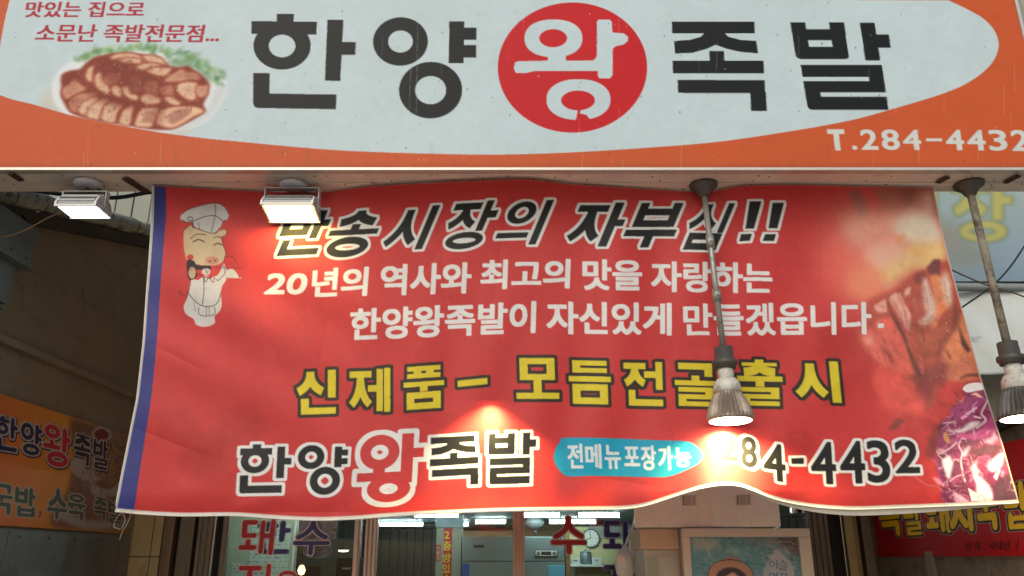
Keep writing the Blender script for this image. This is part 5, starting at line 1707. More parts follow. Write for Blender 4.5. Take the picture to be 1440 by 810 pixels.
# ------------------------------------------------------------------ shop front at street level
PX = lambda px, Y=Y_F: at(px, 765, Y).x
M_cream = mat("cream_column_tile", srgb(172, 150, 104), .35, 0, .08, 5, .05, 40, (srgb(110, 92, 64), 5, .55, .75))
colm = thing("tiled_column", "beige tiled column at the corner of the shop front below the banner's blue end", "column", (PX(204), Y_F, 0))
obj("column_core", B().box(PX(176), PX(233), Y_F - .05, Y_F + .15, 0.0, 2.24), M_dark, colm)
for z0_, z1_ in ((.03, .6), (.6, 1.2), (1.2, 1.808), (1.808, 2.235)):
    for xa, xb in ((176, 219.5), (219.5, 233)):
        obj("tile", B().box(PX(xa) + .002, PX(xb) - .002, Y_F - .062, Y_F - .0495, z0_ + .002, z1_ - .002, .002, None, 1), M_cream, colm)


def ribbed(parent, px0, px1, m, y0=-.03, y1=.05, ribs=3, z1=2.23):
    """extruded stile: a body and raised ribs running its full height"""
    xa, xb = PX(px0), PX(px1)
    s = obj("stile", B().box(xa, xb, Y_F + y0, Y_F + y1, .02, z1, .003), m, parent)
    w = (xb - xa) / ribs
    for k in range(ribs):
        obj("rib", B().box(xa + w * (k + .22), xa + w * (k + .78), Y_F + y0 - .012, Y_F + y0 - .0005, .02, z1, .003), m, s)
    return s


jamb = thing("door_jamb", "dull brown ribbed metal jamb with a bright strip, beside the beige tiled column", "door jamb", (PX(270), Y_F, 0))
M_brown = mat("worn_brown_post", srgb(118, 96, 72), .3, 0, .12, 6, .05, 60, (srgb(70, 56, 42), 6, .55, .72), True)
obj("post", B().box(PX(234), PX(247.5), Y_F - .06, Y_F + .08, 0, 2.235, .004), M_brown, jamb)
obj("gap", B().box(PX(247.5), PX(312), Y_F + .01, Y_F + .09, 0, 2.235), M_dark, jamb)
obj("post", B().box(PX(255), PX(275), Y_F - .05, Y_F + .008, 0, 2.235, .004), M_alud, jamb)
ribbed(jamb, 280, 303, M_alud, -.045, .008, 3)
obj("bright_strip", B().box(PX(303.3), PX(305.2), Y_F - .052, Y_F + .008, 0, 2.235, .001), M_chrome, jamb)
jamb2 = thing("door_jamb", "dark brown ribbed metal jamb between the poster cabinet and the red wall sign", "door jamb", (PX(1180), Y_F, 0))
ribbed(jamb2, 1131, 1163, M_alud, -.05, .05, 4)
obj("gap", B().box(PX(1163), PX(1226), Y_F + .01, Y_F + .09, 0, 2.235), M_dark, jamb2)
obj("bright_strip", B().box(PX(1181), PX(1183), Y_F - .05, Y_F + .008, 0, 2.235, .001), M_chrome, jamb2)
obj("post", B().box(PX(1185), PX(1196.5), Y_F - .06, Y_F + .008, 0, 2.235, .004), M_cream, jamb2)
b = B()
for k in range(70):
    b.box(PX(1197.2), PX(1203), Y_F - .052, Y_F + .002, 1.55 + k * .0095, 1.556 + k * .0095)
obj("zip_strip", b, M_cream, jamb2)
obj("post", B().box(PX(1209), PX(1225.5), Y_F - .055, Y_F + .008, 0, 2.235, .004), M_alud, jamb2)

M_glass = glass_mat("shop_glass")


def decal(parent, ch, fc, fill, edge, ew, tv=17, th=15, Y=Y_F, rows_=110, kind='sticker', rounded=True, glyph=None):
    """letter cut from coloured film on the glass; fc = corner function in the picture"""
    ROUND[0] = rounded
    s = place(glyph or syllable(ch, tv, th), fc)
    ROUND[0] = False
    pts = np.concatenate([np.asarray(c, float).reshape(-1, 2) for q in s for c in q])
    x0_, y0_ = pts.min(0) - 4
    x1_, y1_ = pts.max(0) + 4
    a, b_ = at(x0_, y1_, Y), at(x1_, y0_, Y)
    c_, d_ = at(x0_, y0_, Y), at(x1_, y1_, Y)
    W_ = max(20, int(rows_ * (x1_ - x0_) / (y1_ - y0_)))
    sh = flat_sheet(min(a.x, c_.x), max(b_.x, d_.x), a.z, b_.z, W_, rows_, edge, 'y', Y)
    r = sh.cover(s, ew * W_ / (x1_ - x0_))
    keep = np.zeros((rows_, W_), bool)
    keep[r[1]:r[1] + r[2].shape[0], r[0]:r[0] + r[2].shape[1]] = r[2] > .5
    sh.draw(s, fill)
    return ink_grid("letter_sticker", sh.P, sh.img, M_film, parent, False, keep)


M_film = print_mat("cut_film", .4, .12, .4, 0, .05)


def door(label, pxa, pxb, stiles, yoff):
    t = thing("sliding_door", label, "glass door", (PX((pxa + pxb) / 2), Y_F + yoff, 0), "sliding glass doors of the shop")
    for (a, b_, m, n_) in stiles:
        ribbed(t, a, b_, m, yoff - .02, yoff + .02, n_)
    x0_, x1_ = PX(pxa), PX(pxb)
    obj("bottom_rail", B().box(x0_ + .001, x1_ - .001, Y_F + yoff - .018, Y_F + yoff + .018, .02, .16, .004), M_alu, t)
    obj("top_rail", B().box(x0_ + .001, x1_ - .001, Y_F + yoff - .018, Y_F + yoff + .018, 2.15, 2.23, .004), M_alu, t)
    g = obj("pane", B().box(x0_, x1_, Y_F + yoff - .003, Y_F + yoff + .003, .161, 2.149), M_glass, t)
    return t, g


d1, g1 = door("left glass door with red and navy stick-on letters", 321, 498, [(312.5, 320.8, M_alud, 1), (498.2, 506.5, M_alu, 1)], 0)
d2, g2 = door("middle glass door with ribbed pinkish stiles and no letters", 529, 721, [(511.5, 528.8, M_alu, 3), (721.2, 738, M_alu, 4)], .045)
d3, g3 = door("right glass door with a red letter and a navy letter, partly behind the carton", 738.5, 1121, [(1121.3, 1129.5, M_alu, 1)], .045)
C_RED, C_NAVY, C_EDGE, C_PUR = (168, 22, 26), (38, 30, 92), (196, 170, 160), (92, 74, 110)
qf = lambda x0_, y0_, x1_, y1_, lean=-.1: corners((x0_ - lean * (y1_ - y0_) / 2, y0_), (x1_ - lean * (y1_ - y0_) / 2, y0_), (x1_ + lean * (y1_ - y0_) / 2, y1_), (x0_ + lean * (y1_ - y0_) / 2, y1_))
YS = Y_F - .0045
decal(g1, '돼', qf(337, 730.5, 386, 780.5), C_RED, C_EDGE, 1.2, 15, 13, YS)
decal(g1, '지', qf(333, 793, 381, 843), C_RED, C_EDGE, 1.2, 14, 13, YS)
decal(g1, '한', qf(361, 733, 408, 779), C_NAVY, (120, 120, 140), .6, 15, 13, Y_F - .0037)
decal(g1, '수', qf(413, 731, 465, 781), C_NAVY, C_EDGE, 1.2, 13, 12, YS)
decal(g1, '양', qf(422, 727, 472, 784), C_PUR, (150, 130, 140), .8, 15, 14, Y_F + .062)
decal(g1, '육', qf(388, 803, 418, 850), C_RED, C_EDGE, 1, 15, 13, YS)
YS3 = Y_F + .045 - .0045
decal(g3, '수', qf(775, 729.5, 825, 780, .02), C_RED, C_EDGE, 1.2, 14, 13, YS3)
decal(g3, '돼', qf(848, 731.5, 898, 778, .03), C_NAVY, (140, 130, 160), 1.0, 14, 13, YS3)
decal(g3, '지', qf(849, 792, 897, 842, .03), C_NAVY, (150, 140, 160), 1.0, 14, 13, YS3)

# ------------------------------------------------------------------ inside the shop
Z_C = 2.16
M_ceil = mat("shop_ceiling", srgb(146, 164, 170), .6, 0, .06, 4)
M_olive = mat("olive_wallpaper", srgb(150, 142, 108), .8, 0, .1, 30, .3, 120)
M_plank = mat("knotty_panel", srgb(36, 28, 20), .8, 0, .18, 5, .1, 60, (srgb(30, 22, 16), 9, .62, .70), True)
M_inwall = mat("inner_wall", srgb(170, 170, 150), .75, 0, .06, 5)
room = thing("shop_interior", "shop interior with boarded dark wall and lit ceiling behind the glass doors", "room", (0, 7.5, 0))
obj("inner_ceiling", B().box(-2.2, 2.4, Y_F + .17, 9.4, Z_C, Z_C + .06), M_ceil, room)
obj("left_wall", B().box(-2.2, -2.06, Y_F + .17, 9.4, .01, Z_C - .001), M_inwall, room)
obj("right_wall", B().box(2.3, 2.4, Y_F + .17, 9.4, .01, Z_C - .001), M_inwall, room)
obj("rear_wall", B().box(-2.2, 2.4, 9.2, 9.39, .011, Z_C - .002), M_olive, room)
x = at(525, 770, 8.9).x - .5
k = 0
while x < at(616, 770, 8.9).x:
    w = random.uniform(.074, .098)
    obj("plank", B().box(x + .002, x + w - .002, 8.9, 8.93 + random.uniform(0, .004), .02, 2.10, .003, None, 1), M_plank, room)
    x += w
obj("plank_backing", B().box(at(460, 770, 8.9).x, at(618, 770, 8.9).x, 8.935, 9.0, .02, 2.1), M_dark, room)
obj("dark_cornice", B().box(at(528, 738, 8.9).x - .6, at(722, 738, 8.9).x, 8.86, 8.899, 2.10, 2.135, .004), M_plank, room)
M_tube = emit_mat("fluorescent_tube", (.80, 1.0, 1.0), 40)
M_fit = mat("tube_fitting", srgb(210, 214, 208), .4, 0, .05, 10)
for px_, Y_, L, lab in ((565, 8.4, .45, "far lit tube over the dark planks"), (636, 8.4, .34, "far lit tube over the pillar with the red notice"), (614, 6.6, .36, "near lit tube above the middle door"),
                        (762, 6.6, .30, "lit tube beside the round dome lamp"), (842, 6.6, .34, "lit tube above the wall clock"), (805, 7.8, .45, "lit tube behind the red window letter"), (690, 7.8, .3, "faint lit tube above the steel refrigerator"), (360, 5.05, .35, "added tube, out of view inside the left glass door, brightening the partition"), (1010, 5.05, .4, "added tube, out of view inside the right glass door, brightening the shop")):  # last two tubes are added out of view to brighten the front of the shop
    c = at(px_, 730, Y_)
    f = thing("tube_light", lab, "ceiling light", (c.x, Y_, Z_C), "fluorescent tubes on the shop ceiling")
    obj("fitting", B().box(c.x - L / 2, c.x + L / 2, Y_ - .03, Y_ + .03, Z_C - .016, Z_C - .001, .003), M_fit, f)
    obj("tube", B().tube([(c.x - L / 2 + .012, Y_, Z_C - .036), (c.x + L / 2 - .012, Y_, Z_C - .036)], .016, 12), M_tube, f, True)
    for sx in (-1, 1):
        obj("tube_holder", B().box(c.x + sx * (L / 2 - .006) - .006, c.x + sx * (L / 2 - .006) + .006, Y_ - .018, Y_ + .018, Z_C - .056, Z_C - .0165, .002), M_fit, f)

# pillar with the red notice
YP = 7.1
M_pil = mat("grey_pillar", srgb(150, 150, 134), .6, 0, .07, 6)
pil = thing("pillar", "grey square pillar carrying the red vertical notice inside the shop", "pillar", (at(631, 770, YP).x, YP + .1, 0))
obj("shaft", B().box(at(613, 775, YP).x, at(648.5, 775, YP).x, YP, YP + .24, .012, at(630, 742, YP).z, .004), M_pil, pil)
obj("capital", B().box(at(612, 775, YP).x, at(650, 775, YP).x, YP - .012, YP + .25, at(630, 742, YP).z + .001, Z_C - .001, .003), M_ceil, pil)


def notice(label, x0_, y0_, x1_, y1_, Y, base, texts, rows_=220):
    a, b_ = at(x0_, y1_, Y), at(x1_, y0_, Y)
    W_ = max(24, int(rows_ * (b_.x - a.x) / (b_.z - a.z)))
    sh = flat_sheet(a.x, b_.x, a.z, b_.z, W_, rows_, base, 'y', Y)
    for t_, bx, col_, gr in texts:
        words(sh, t_, bx, col_, gr)
    o = ink_grid("notice", sh.P, sh.img, M_wsign)
    sm_ = o.modifiers.new("thickness", 'SOLIDIFY')
    sm_.thickness = .002
    sm_.offset = -1
    return tag(o, label, "notice"), sh


YL = (232, 206, 50)
notice("tall red notice with yellow letters on the grey pillar", 621.5, 742.5, 636, 850, YP - .004, (196, 36, 40),
       [('2', (625.5, 747.5, 632, 757.5), YL, 1.2), ('층', (622.8, 761, 634.5, 774), YL, 1.2), ('방', (622.8, 778.5, 634, 791), YL, 1.2), ('있', (622.8, 793.5, 633, 806), YL, 1.2), ('습', (622.8, 808, 633, 820), YL, 1.2), ('니', (622.8, 822, 633, 833), YL, 1.2), ('다', (622.8, 836, 633, 847), YL, 1.2)], 420)
notice("small red notice with three pale letters beside the tall red notice", 612.6, 766, 619.8, 789.5, YP - .007, (190, 40, 44),
       [('신', (613.8, 768, 618.6, 774), (226, 206, 170), .5), ('발', (613.8, 775, 618.6, 781.2), (226, 206, 170), .5), ('장', (613.8, 782.2, 618.6, 788.2), (226, 206, 170), .5)], 200)

# steel refrigerator
YR = 6.8
M_inox = mat("brushed_steel", srgb(118, 138, 142), .35, .55, .05, 4, .03, 40, None, True)
fr = thing("steel_refrigerator", "large steel catering refrigerator behind the middle and right glass doors", "refrigerator", (at(722, 770, YR).x, YR + .3, 0))
zt, zs = at(700, 754.5, YR).z, at(700, 789.5, YR).z
xa, xb = at(649.5, 775, YR).x, at(794, 775, YR).x
obj("cabinet", B().box(xa, xb, YR + .03, YR + .7, .02, zt, .006), M_inox, fr)
obj("top_panel", B().box(xa + .004, xb - .004, YR, YR + .029, zs + .004, zt - .004, .003), M_inox, fr)
xm = (xa + xb) / 2
for x0_, x1_ in ((xa + .004, xm - .003), (xm + .003, xb - .004)):
    dd = obj("door", B().box(x0_, x1_, YR - .004, YR + .029, .12, zs - .004, .005), M_inox, fr)
    obj("handle", B().box(x1_ - .06, x1_ - .045, YR - .03, YR - .0045, 1.1, 1.4, .004), M_chrome, dd)
cp = obj("control_panel", B().box(at(752, 778, YR).x, at(784, 778, YR).x, YR - .008, YR - .0005, at(768, 784, YR).z, at(768, 773, YR).z, .002), M_dark, fr)
M_lab = mat("panel_face", srgb(186, 190, 186), .4, 0, .05, 20)
obj("panel_label", B().box(at(753, 778, YR).x, at(783, 778, YR).x, YR - .0105, YR - .0085, at(768, 782, YR).z, at(768, 774, YR).z), M_lab, cp)
obj("display", B().box(at(761, 778, YR).x, at(775, 778, YR).x, YR - .0125, YR - .011, at(768, 780.5, YR).z, at(768, 775.5, YR).z), M_dark, cp)
for px_ in (757, 779.5):
    obj("dial", B().lathe([(.016, 0), (.014, .008)], axis_matrix(at(px_, 778, YR - .0108), (0, -1, 0)), 16), M_fin, cp)
obj("maker_plate", B().box(at(666, 768, YR).x, at(681, 768, YR).x, YR - .006, YR - .0005, at(674, 770, YR).z, at(674, 766.5, YR).z, .001), M_dark, fr)
for (x0_, y0_, x1_, y1_, c, lab) in ((649.5, 793, 660, 830, (44, 84, 160), "blue leaflet at the edge of the steel refrigerator door"), (771, 795, 794, 850, (90, 160, 186), "pale teal leaflet on the steel refrigerator's right door")):
    o_, sh = notice(lab, x0_, y0_, x1_, y1_, YR - .0075, c, [], 80)
o_.data.update()
wp = thing("wooden_post", "narrow brown wooden post beside the steel refrigerator", "post", (at(798, 780, 6.9).x, 6.9, 0))
obj("shaft", B().box(at(795, 780, 6.9).x, at(801.5, 780, 6.9).x, 6.9, 7.0, .012, 2.06, .003), mat("varnished_wood", srgb(140, 108, 66), .45, 0, .14, 8, .05, 60, None, True), wp)
obj("base_plate", B().box(at(794, 780, 6.9).x, at(802.5, 780, 6.9).x, 6.89, 7.01, .0105, .0118), M_dark, wp)

# kitchen wall with the clock and the shelf
YK = 8.3
M_creamwall = mat("cream_kitchen_wall", srgb(206, 198, 150), .7, 0, .05, 5)
M_lilac = mat("grey_kitchen_wall", srgb(150, 152, 146), .7, 0, .05, 5)
kw = thing("kitchen_wall", "cream kitchen wall carrying the round clock behind the right glass door", "wall", (at(850, 770, YK).x, YK, 0))
obj("lower_wall", B().box(at(801, 780, YK).x, 2.29, YK, YK + .1, .012, at(850, 741, YK).z), M_creamwall, kw)
obj("upper_panel", B().box(at(828, 780, YK).x, 2.29, YK - .012, YK - .001, 1.98, at(850, 740, YK).z, .003), M_lilac, kw)
ck = thing("wall_clock", "round white wall clock with a dark rim behind the right glass door", "clock", tuple(at(830.5, 757, YK - .02)))
cc = at(830.5, 757, YK - .02)
rc = 12.6 * (YK * .95) / FPX
M_rim = mat("clock_rim", srgb(70, 76, 84), .35, .3, .05, 10)
M_face = mat("clock_face", srgb(222, 226, 218), .5, 0, .02, 10)
M_ink = mat("black_print", srgb(24, 26, 30), .5, 0, .05, 10)
obj("rim", B().lathe([(rc, -.012), (rc * 1.0, .018), (rc * .9, .022), (rc * .89, .006)], axis_matrix(cc, (0, -1, 0)), 40), M_rim, ck, True)
obj("dial", B().lathe([(rc * .885, .0065), (rc * .8, .0066)], axis_matrix(cc, (0, -1, 0)), 40), M_face, ck)
for k in range(12):
    a = rad(30 * k)
    L = rc * (.1 if k % 3 else .15)
    p0, p1 = cc + Vector((math.sin(a) * (rc * .8 - L), -.0075, math.cos(a) * (rc * .8 - L))), cc + Vector((math.sin(a) * rc * .8, -.0075, math.cos(a) * rc * .8))
    obj("hour_mark", B().tube([p0, p1], .0028, 5), M_ink, ck)
for ang, L, w in ((-8, .66, .0026), (252, .5, .0034)):
    a = rad(ang)
    obj("clock_hand", B().tube([cc + Vector((0, -.0085, 0)), cc + Vector((math.sin(a) * rc * L, -.0085, math.cos(a) * rc * L))], w, 6), M_ink, ck)
shf = thing("wall_shelf", "white kitchen shelf under the wall clock", "shelf", tuple(at(830, 794, YK - .15)))
zsf = at(830, 794, YK - .28).z
obj("shelf_board", B().box(at(802, 794, YK - .28).x, at(862, 794, YK - .28).x, YK - .28, YK - .002, zsf - .02, zsf, .003), M_fit, shf)
for px_ in (808, 856):
    x_ = at(px_, 794, YK - .1).x
    obj("bracket", B().prism([(x_, YK - .003, zsf - .021), (x_, YK - .22, zsf - .021), (x_, YK - .003, zsf - .16)], (.012, 0, 0)), M_fit, shf)
M_wbox = mat("white_carton", srgb(206, 210, 206), .6, 0, .05, 10)
for x0_, x1_, yt, lab in ((803, 815.5, 785.5, "white box at the left end of the kitchen shelf"), (833, 845.5, 784, "white box on the kitchen shelf right of the bag stand-in")):
    t = thing("white_box", lab, "box", tuple(at((x0_ + x1_) / 2, 794, YK - .2)), "white boxes on the kitchen shelf")
    z1_ = at(x0_, yt, YK - .26).z
    obj("body", B().box(at(x0_, 790, YK - .26).x, at(x1_, 790, YK - .26).x, YK - .26, YK - .05, zsf + .001, z1_ - .012, .003), M_wbox, t)
    obj("lid", B().box(at(x0_, 790, YK - .26).x - .004, at(x1_, 790, YK - .26).x + .004, YK - .264, YK - .046, z1_ - .0115, z1_, .003), M_wbox, t)
    for k in (-1, 1):
        xm_ = at((x0_ + x1_) / 2, 790, YK - .26).x + k * .008
        obj("printed_mark", B().box(xm_ - .004, xm_ + .004, YK - .2625, YK - .2605, zsf + .03, zsf + .045), M_ink, t)
t = thing("bag_stand_in", "shiny lidded form standing in for a dark bag between the two white boxes on the kitchen shelf", "container", tuple(at(824, 794, YK - .2)))  # lidded steel form takes the place of a dark clear bag
pc = at(824, 790, YK - .16)
obj("body", B().lathe([(.045, 0), (.055, .02), (.058, .09), (.052, .105)], Matrix.Translation((pc.x, YK - .16, zsf + .001)), 24), M_inox, t, True)
obj("lid", B().lathe([(.056, .1055), (.05, .118), (.012, .126), (.01, .14)], Matrix.Translation((pc.x, YK - .16, zsf + .001)), 24), M_inox, t, True)
cb = thing("kitchen_cabinet", "dark kitchen cabinet below the shelf with the white boxes", "cabinet", (at(850, 800, YK).x, YK - .3, 0))
obj("body", B().box(at(803, 800, YK - .2).x, at(905, 800, YK - .2).x, YK - .4, YK - .02, .012, zsf - .17, .004), M_plank, cb)
for k in range(3):
    x0_ = at(803, 800, YK - .2).x + .255 * k
    obj("cabinet_door", B().box(x0_ + .004, x0_ + .25, YK - .42, YK - .401, .1, zsf - .18, .003), M_plank, cb)

# round dome lamp near the ceiling
dl = thing("dome_lamp", "unlit grey dome lamp below the shop ceiling behind the right glass door", "lamp", tuple(at(751, 735, 7.0)))
dc = at(751, 735.5, 6.9)
M_dome = mat("frosted_dome", srgb(140, 148, 150), .35, 0, .05, 20)
obj("shade", B().lathe([(.01, .046), (.05, .04), (.08, .018), (.082, 0), (.07, -.022), (.03, -.044), (.008, -.05)], Matrix.Translation(dc), 32), M_dome, dl, True)
obj("stem", B().tube([dc + Vector((0, 0, .045)), (dc.x, dc.y, Z_C - .001)], .006, 8), M_fit, dl)
obj("pull_knob", B().lathe([(.004, 0), (.012, -.012), (.012, -.03), (.004, -.04)], Matrix.Translation(dc + Vector((.01, 0, -.052))), 12), M_rim, dl, True)

# left pane: pale partition with menu sheets, dark appliance, a bare bulb, a ceiling lamp
YQ = 5.5
M_part = mat("pale_green_partition", srgb(150, 158, 134), .6, 0, .06, 5)
pt = thing("partition", "pale green partition covered with menu sheets behind the left glass door", "partition", (at(370, 770, YQ).x, YQ, 0))
obj("panel", B().box(-2.05, at(412, 770, YQ).x, YQ, YQ + .05, .012, 2.15, .002), M_part, pt)
obj("edge_trim", B().box(at(412.2, 770, YQ).x, at(415, 770, YQ).x, YQ - .006, YQ + .056, .012, 2.15, .002), M_fit, pt)
for (x0_, y0_, x1_, y1_, lab) in ((345, 738, 411, 836, "large white menu sheet taped to the pale green partition"), (320, 791, 345, 850, "white menu sheet with bold lines beside the large menu sheet"), (327, 740, 331, 784, "narrow pale strip of paper at the left edge of the partition")):
    a, b_ = at(x0_, y1_, YQ), at(x1_, y0_, YQ)
    W_ = max(8, int(130 * (b_.x - a.x) / (b_.z - a.z)))
    sh = flat_sheet(a.x, b_.x, a.z, b_.z, W_, 130, (176, 186, 172), 'y', YQ - .003)
    yy = y0_ + 4
    while yy < y1_ - 4 and x1_ - x0_ > 10:
        xx = x0_ + 3
        while xx < x1_ - 5:
            w = random.uniform(2, 7)
            sh.draw([R(xx, yy, min(xx + w, x1_ - 2), yy + random.choice([1.2, 2.2]))], (84, 84, 92), 0, .5, random.uniform(.3, .7))
            xx += w + random.uniform(1, 6)
        yy += random.choice([4.5, 6, 8])
    o_ = ink_grid("menu_sheet", sh.P, sh.img, M_wsign)
    sm_ = o_.modifiers.new("thickness", 'SOLIDIFY')
    sm_.thickness = .0015
    sm_.offset = 1
    tag(o_, lab, "menu")
bk = at(470, 770, 7.6)
M_backL = mat("far_grey_wall", srgb(120, 126, 120), .7, 0, .07, 5)
fw = thing("rear_partition", "dim grey partition far behind the left glass door, by the dark appliance", "partition", (bk.x, 7.6, 0))
obj("panel", B().box(-2.05, at(507, 770, 7.6).x, 7.6, 7.66, .012, 2.15), M_backL, fw)
obj("red_band", B().box(at(413, 795, 7.59).x, at(451, 795, 7.59).x, 7.585, 7.599, .4, at(430, 796, 7.59).z, .002), mat("maroon_panel", srgb(96, 40, 40), .6), fw)
obj("yellow_band", B().box(at(415, 760, 7.59).x, at(440, 760, 7.59).x, 7.587, 7.599, at(430, 781, 7.59).z, at(430, 727, 7.59).z, .002), mat("olive_panel", srgb(128, 124, 60), .6), fw)
ap = thing("black_appliance", "black appliance with a small pale label at the right edge of the left glass door", "appliance", tuple(at(487, 800, 6.6)))
obj("body", B().box(at(472, 800, 6.6).x, at(499, 800, 6.6).x, 6.6, 6.95, .012, at(485, 784.5, 6.6).z, .012), M_dark, ap)
obj("label_plate", B().box(at(481, 800, 6.6).x, at(493, 800, 6.6).x, 6.594, 6.5995, at(485, 801, 6.6).z, at(485, 798, 6.6).z), M_lab, ap)
bl = thing("bare_bulb", "glowing warm bulb low behind the left glass door", "light bulb", tuple(at(424, 803, 6.2)))
bc = at(424, 802, 6.2)
obj("bulb", B().lathe([(.004, -.034), (.02, -.026), (.028, 0), (.02, .024), (.011, .036)], Matrix.Translation(bc), 20), emit_mat("bulb_glow", (1.0, .66, .30), 3.2), bl, True)
obj("bulb_holder", B().lathe([(.012, .0365), (.014, .075), (.005, .08)], Matrix.Translation(bc), 14), M_sock, bl, True)
obj("flex", B().tube([bc + Vector((0, 0, .08)), (bc.x, bc.y, Z_C - .001)], .003, 6), M_cable, bl)
ol = thing("round_ceiling_lamp", "small flat oval lit lamp seen through the left glass door's right side", "ceiling light", tuple(at(483, 774, 7.2)))
oc = at(483, 773.5, 7.2)
obj("diffuser", B().lathe([(.045, 0), (.04, -.012), (.01, -.016)], Matrix.Translation(oc), 24), emit_mat("oval_glow", (1.0, .90, .70), 3), ol, True)
obj("rim", B().lathe([(.05, .0005), (.05, .012), (.04, .016)], Matrix.Translation(oc), 24), M_rim, ol, True)
obj("stem", B().tube([oc + Vector((0, 0, .015)), (oc.x, oc.y, Z_C - .001)], .004, 6), M_rim, ol)

# crumpled plastic bag hung at the right door
M_bag = mat("crinkled_plastic", srgb(228, 230, 226), .25, 0, .10, 14, .5, 25)
b = B()
bgc = at(880, 796, 4.42)
prof = [(.006, .10), (.016, .08), (.04, .062), (.055, .04), (.05, .0), (.036, -.04), (.018, -.075), (.01, -.085)]
b.lathe(prof, Matrix.Translation(bgc), 26, (1.1, .55))
for v in b.bm.verts:
    q = v.co - bgc
    r_ = 1 + .28 * math.sin(7 * math.atan2(q.y, q.x) + q.z * 46) * (.4 + abs(q.z) * 6) + random.uniform(-.07, .07)
    v.co = bgc + Vector((q.x * r_, q.y * r_, q.z + random.uniform(-.004, .004)))
bag = thing("plastic_bag", "crumpled pale plastic bag hanging by the navy window letter", "plastic bag", tuple(bgc))
obj("bag_body", b, M_bag, bag, True)
obj("bag_tie", B().tube([bgc + Vector((0, 0, .095)), bgc + Vector((.02, .02, .14)), bgc + Vector((.05, .06, .19)), bgc + Vector((.075, .1, .27))], .006, 7), M_bag, bag, True)

# ------------------------------------------------------------------ cartons and the poster cabinet in front of the right door
M_wrap = mat("wrapped_corrugated", srgb(240, 237, 220), .32, 0, .05, 5, 0, 50, (srgb(216, 208, 186), 4, .5, .75))
nt = M_wrap.node_tree
wv = nt.nodes.new("ShaderNodeTexWave")
wv.inputs["Scale"].default_value = 38
wv.inputs["Distortion"].default_value = .3
tcw = nt.nodes.new("ShaderNodeTexCoord")
nt.links.new(tcw.outputs["Object"], wv.inputs["Vector"])
bpw = nt.nodes.new("ShaderNodeBump")
bpw.inputs["Strength"].default_value = .35
bpw.inputs["Distance"].default_value = .003
nt.links.new(wv.outputs["Fac"], bpw.inputs["Height"])
nt.links.new(bpw.outputs[0], nt.nodes["Principled BSDF"].inputs["Normal"])
M_card = mat("brown_card", srgb(204, 184, 156), .7, 0, .08, 6)
YC = 3.93
zc0, zc1 = at(1000, 742.5, YC).z, at(1000, 640, YC).z
xc0, xc1 = at(892, 735, YC).x, at(1091, 735, YC).x
ct = thing("carton", "large wrapped corrugated carton on top of the poster cabinet, under the banner's lifted hem", "carton", (xc0, YC, zc0))
obj("body", B().box(xc0, xc1, YC, YC + .2, zc0 + .002, zc1, .010), M_wrap, ct)
for px_ in (967.5, 1041):
    a = at(px_ - 9.5, 712, YC - .0025)
    b_ = at(px_ + 9.5, 697, YC - .0025)
    sh = flat_sheet(a.x, b_.x, a.z, b_.z, 90, 66, (214, 206, 184), 'y', YC - .0015)
    x0_, x1_ = px_ - 9.5, px_ + 9.5
    for k in range(11):
        sh.draw([R(x0_ + 4.5, 698 + k * 1.2, x0_ + 13, 698.6 + k * 1.2)], (90, 82, 74), 0, .4, .5)
    for k in range(6):
        sh.draw([R(x0_ + 1, 699 + k * 2.1, x0_ + 3.4, 700.6 + k * 2.1)], (60, 54, 50), 0, .3, .7)
        sh.draw([R(x0_ + 15.5, 698.5 + k * 2.1, x0_ + 17.4, 699.8 + k * 2.1)], (60, 54, 50), 0, .3, .7)
    ink_grid("printed_label", sh.P, sh.img, M_wsign, ct)
obj("tape_strip", B().box(xc0 + .30, xc0 + .36, YC - .0013, YC - .0003, zc0 + .016, zc1 - .012), mat("clear_tape", srgb(232, 226, 206), .15, 0, .03, 8), ct)
ct.rotation_euler.z = rad(-8.5)
yl_ = YC + .02
lx0, lx1 = at(900, 762, yl_).x, at(955, 762, yl_).x
zl0 = at(930, 773, yl_).z
lc = thing("carton", "smaller brown carton squeezed under the left end of the large wrapped carton", "carton", ((lx0 + lx1) / 2, yl_ + .15, zl0))
obj("body", B().box(lx0, lx1, yl_, yl_ + .33, zl0 + .001, zc0 - .001, .006), M_card, lc)
obj("flap", B().box(lx0 + .004, lx1 - .004, yl_ - .004, yl_ - .0005, zl0 + .06, zc0 - .012, .001), M_card, lc)
M_cab = mat("pale_cabinet", srgb(172, 168, 156), .3, .1, .06, 6)
sc_ = thing("narrow_cabinet", "narrow pale cabinet with a glass front beneath the smaller carton", "cabinet", ((lx0 + lx1) / 2, yl_ + .2, 0))
obj("body", B().box(lx0 + .02, lx1 + .005, yl_ + .012, yl_ + .36, .01, zl0, .004), M_cab, sc_)
obj("glass_front", B().box(lx0 + .028, lx0 + .075, yl_ + .004, yl_ + .0115, .2, zl0 - .03, .001), M_glass, sc_)
obj("glass_front", B().box(lx0 + .082, lx1 - .003, yl_ + .004, yl_ + .0115, .2, zl0 - .03, .001), M_cab, sc_)

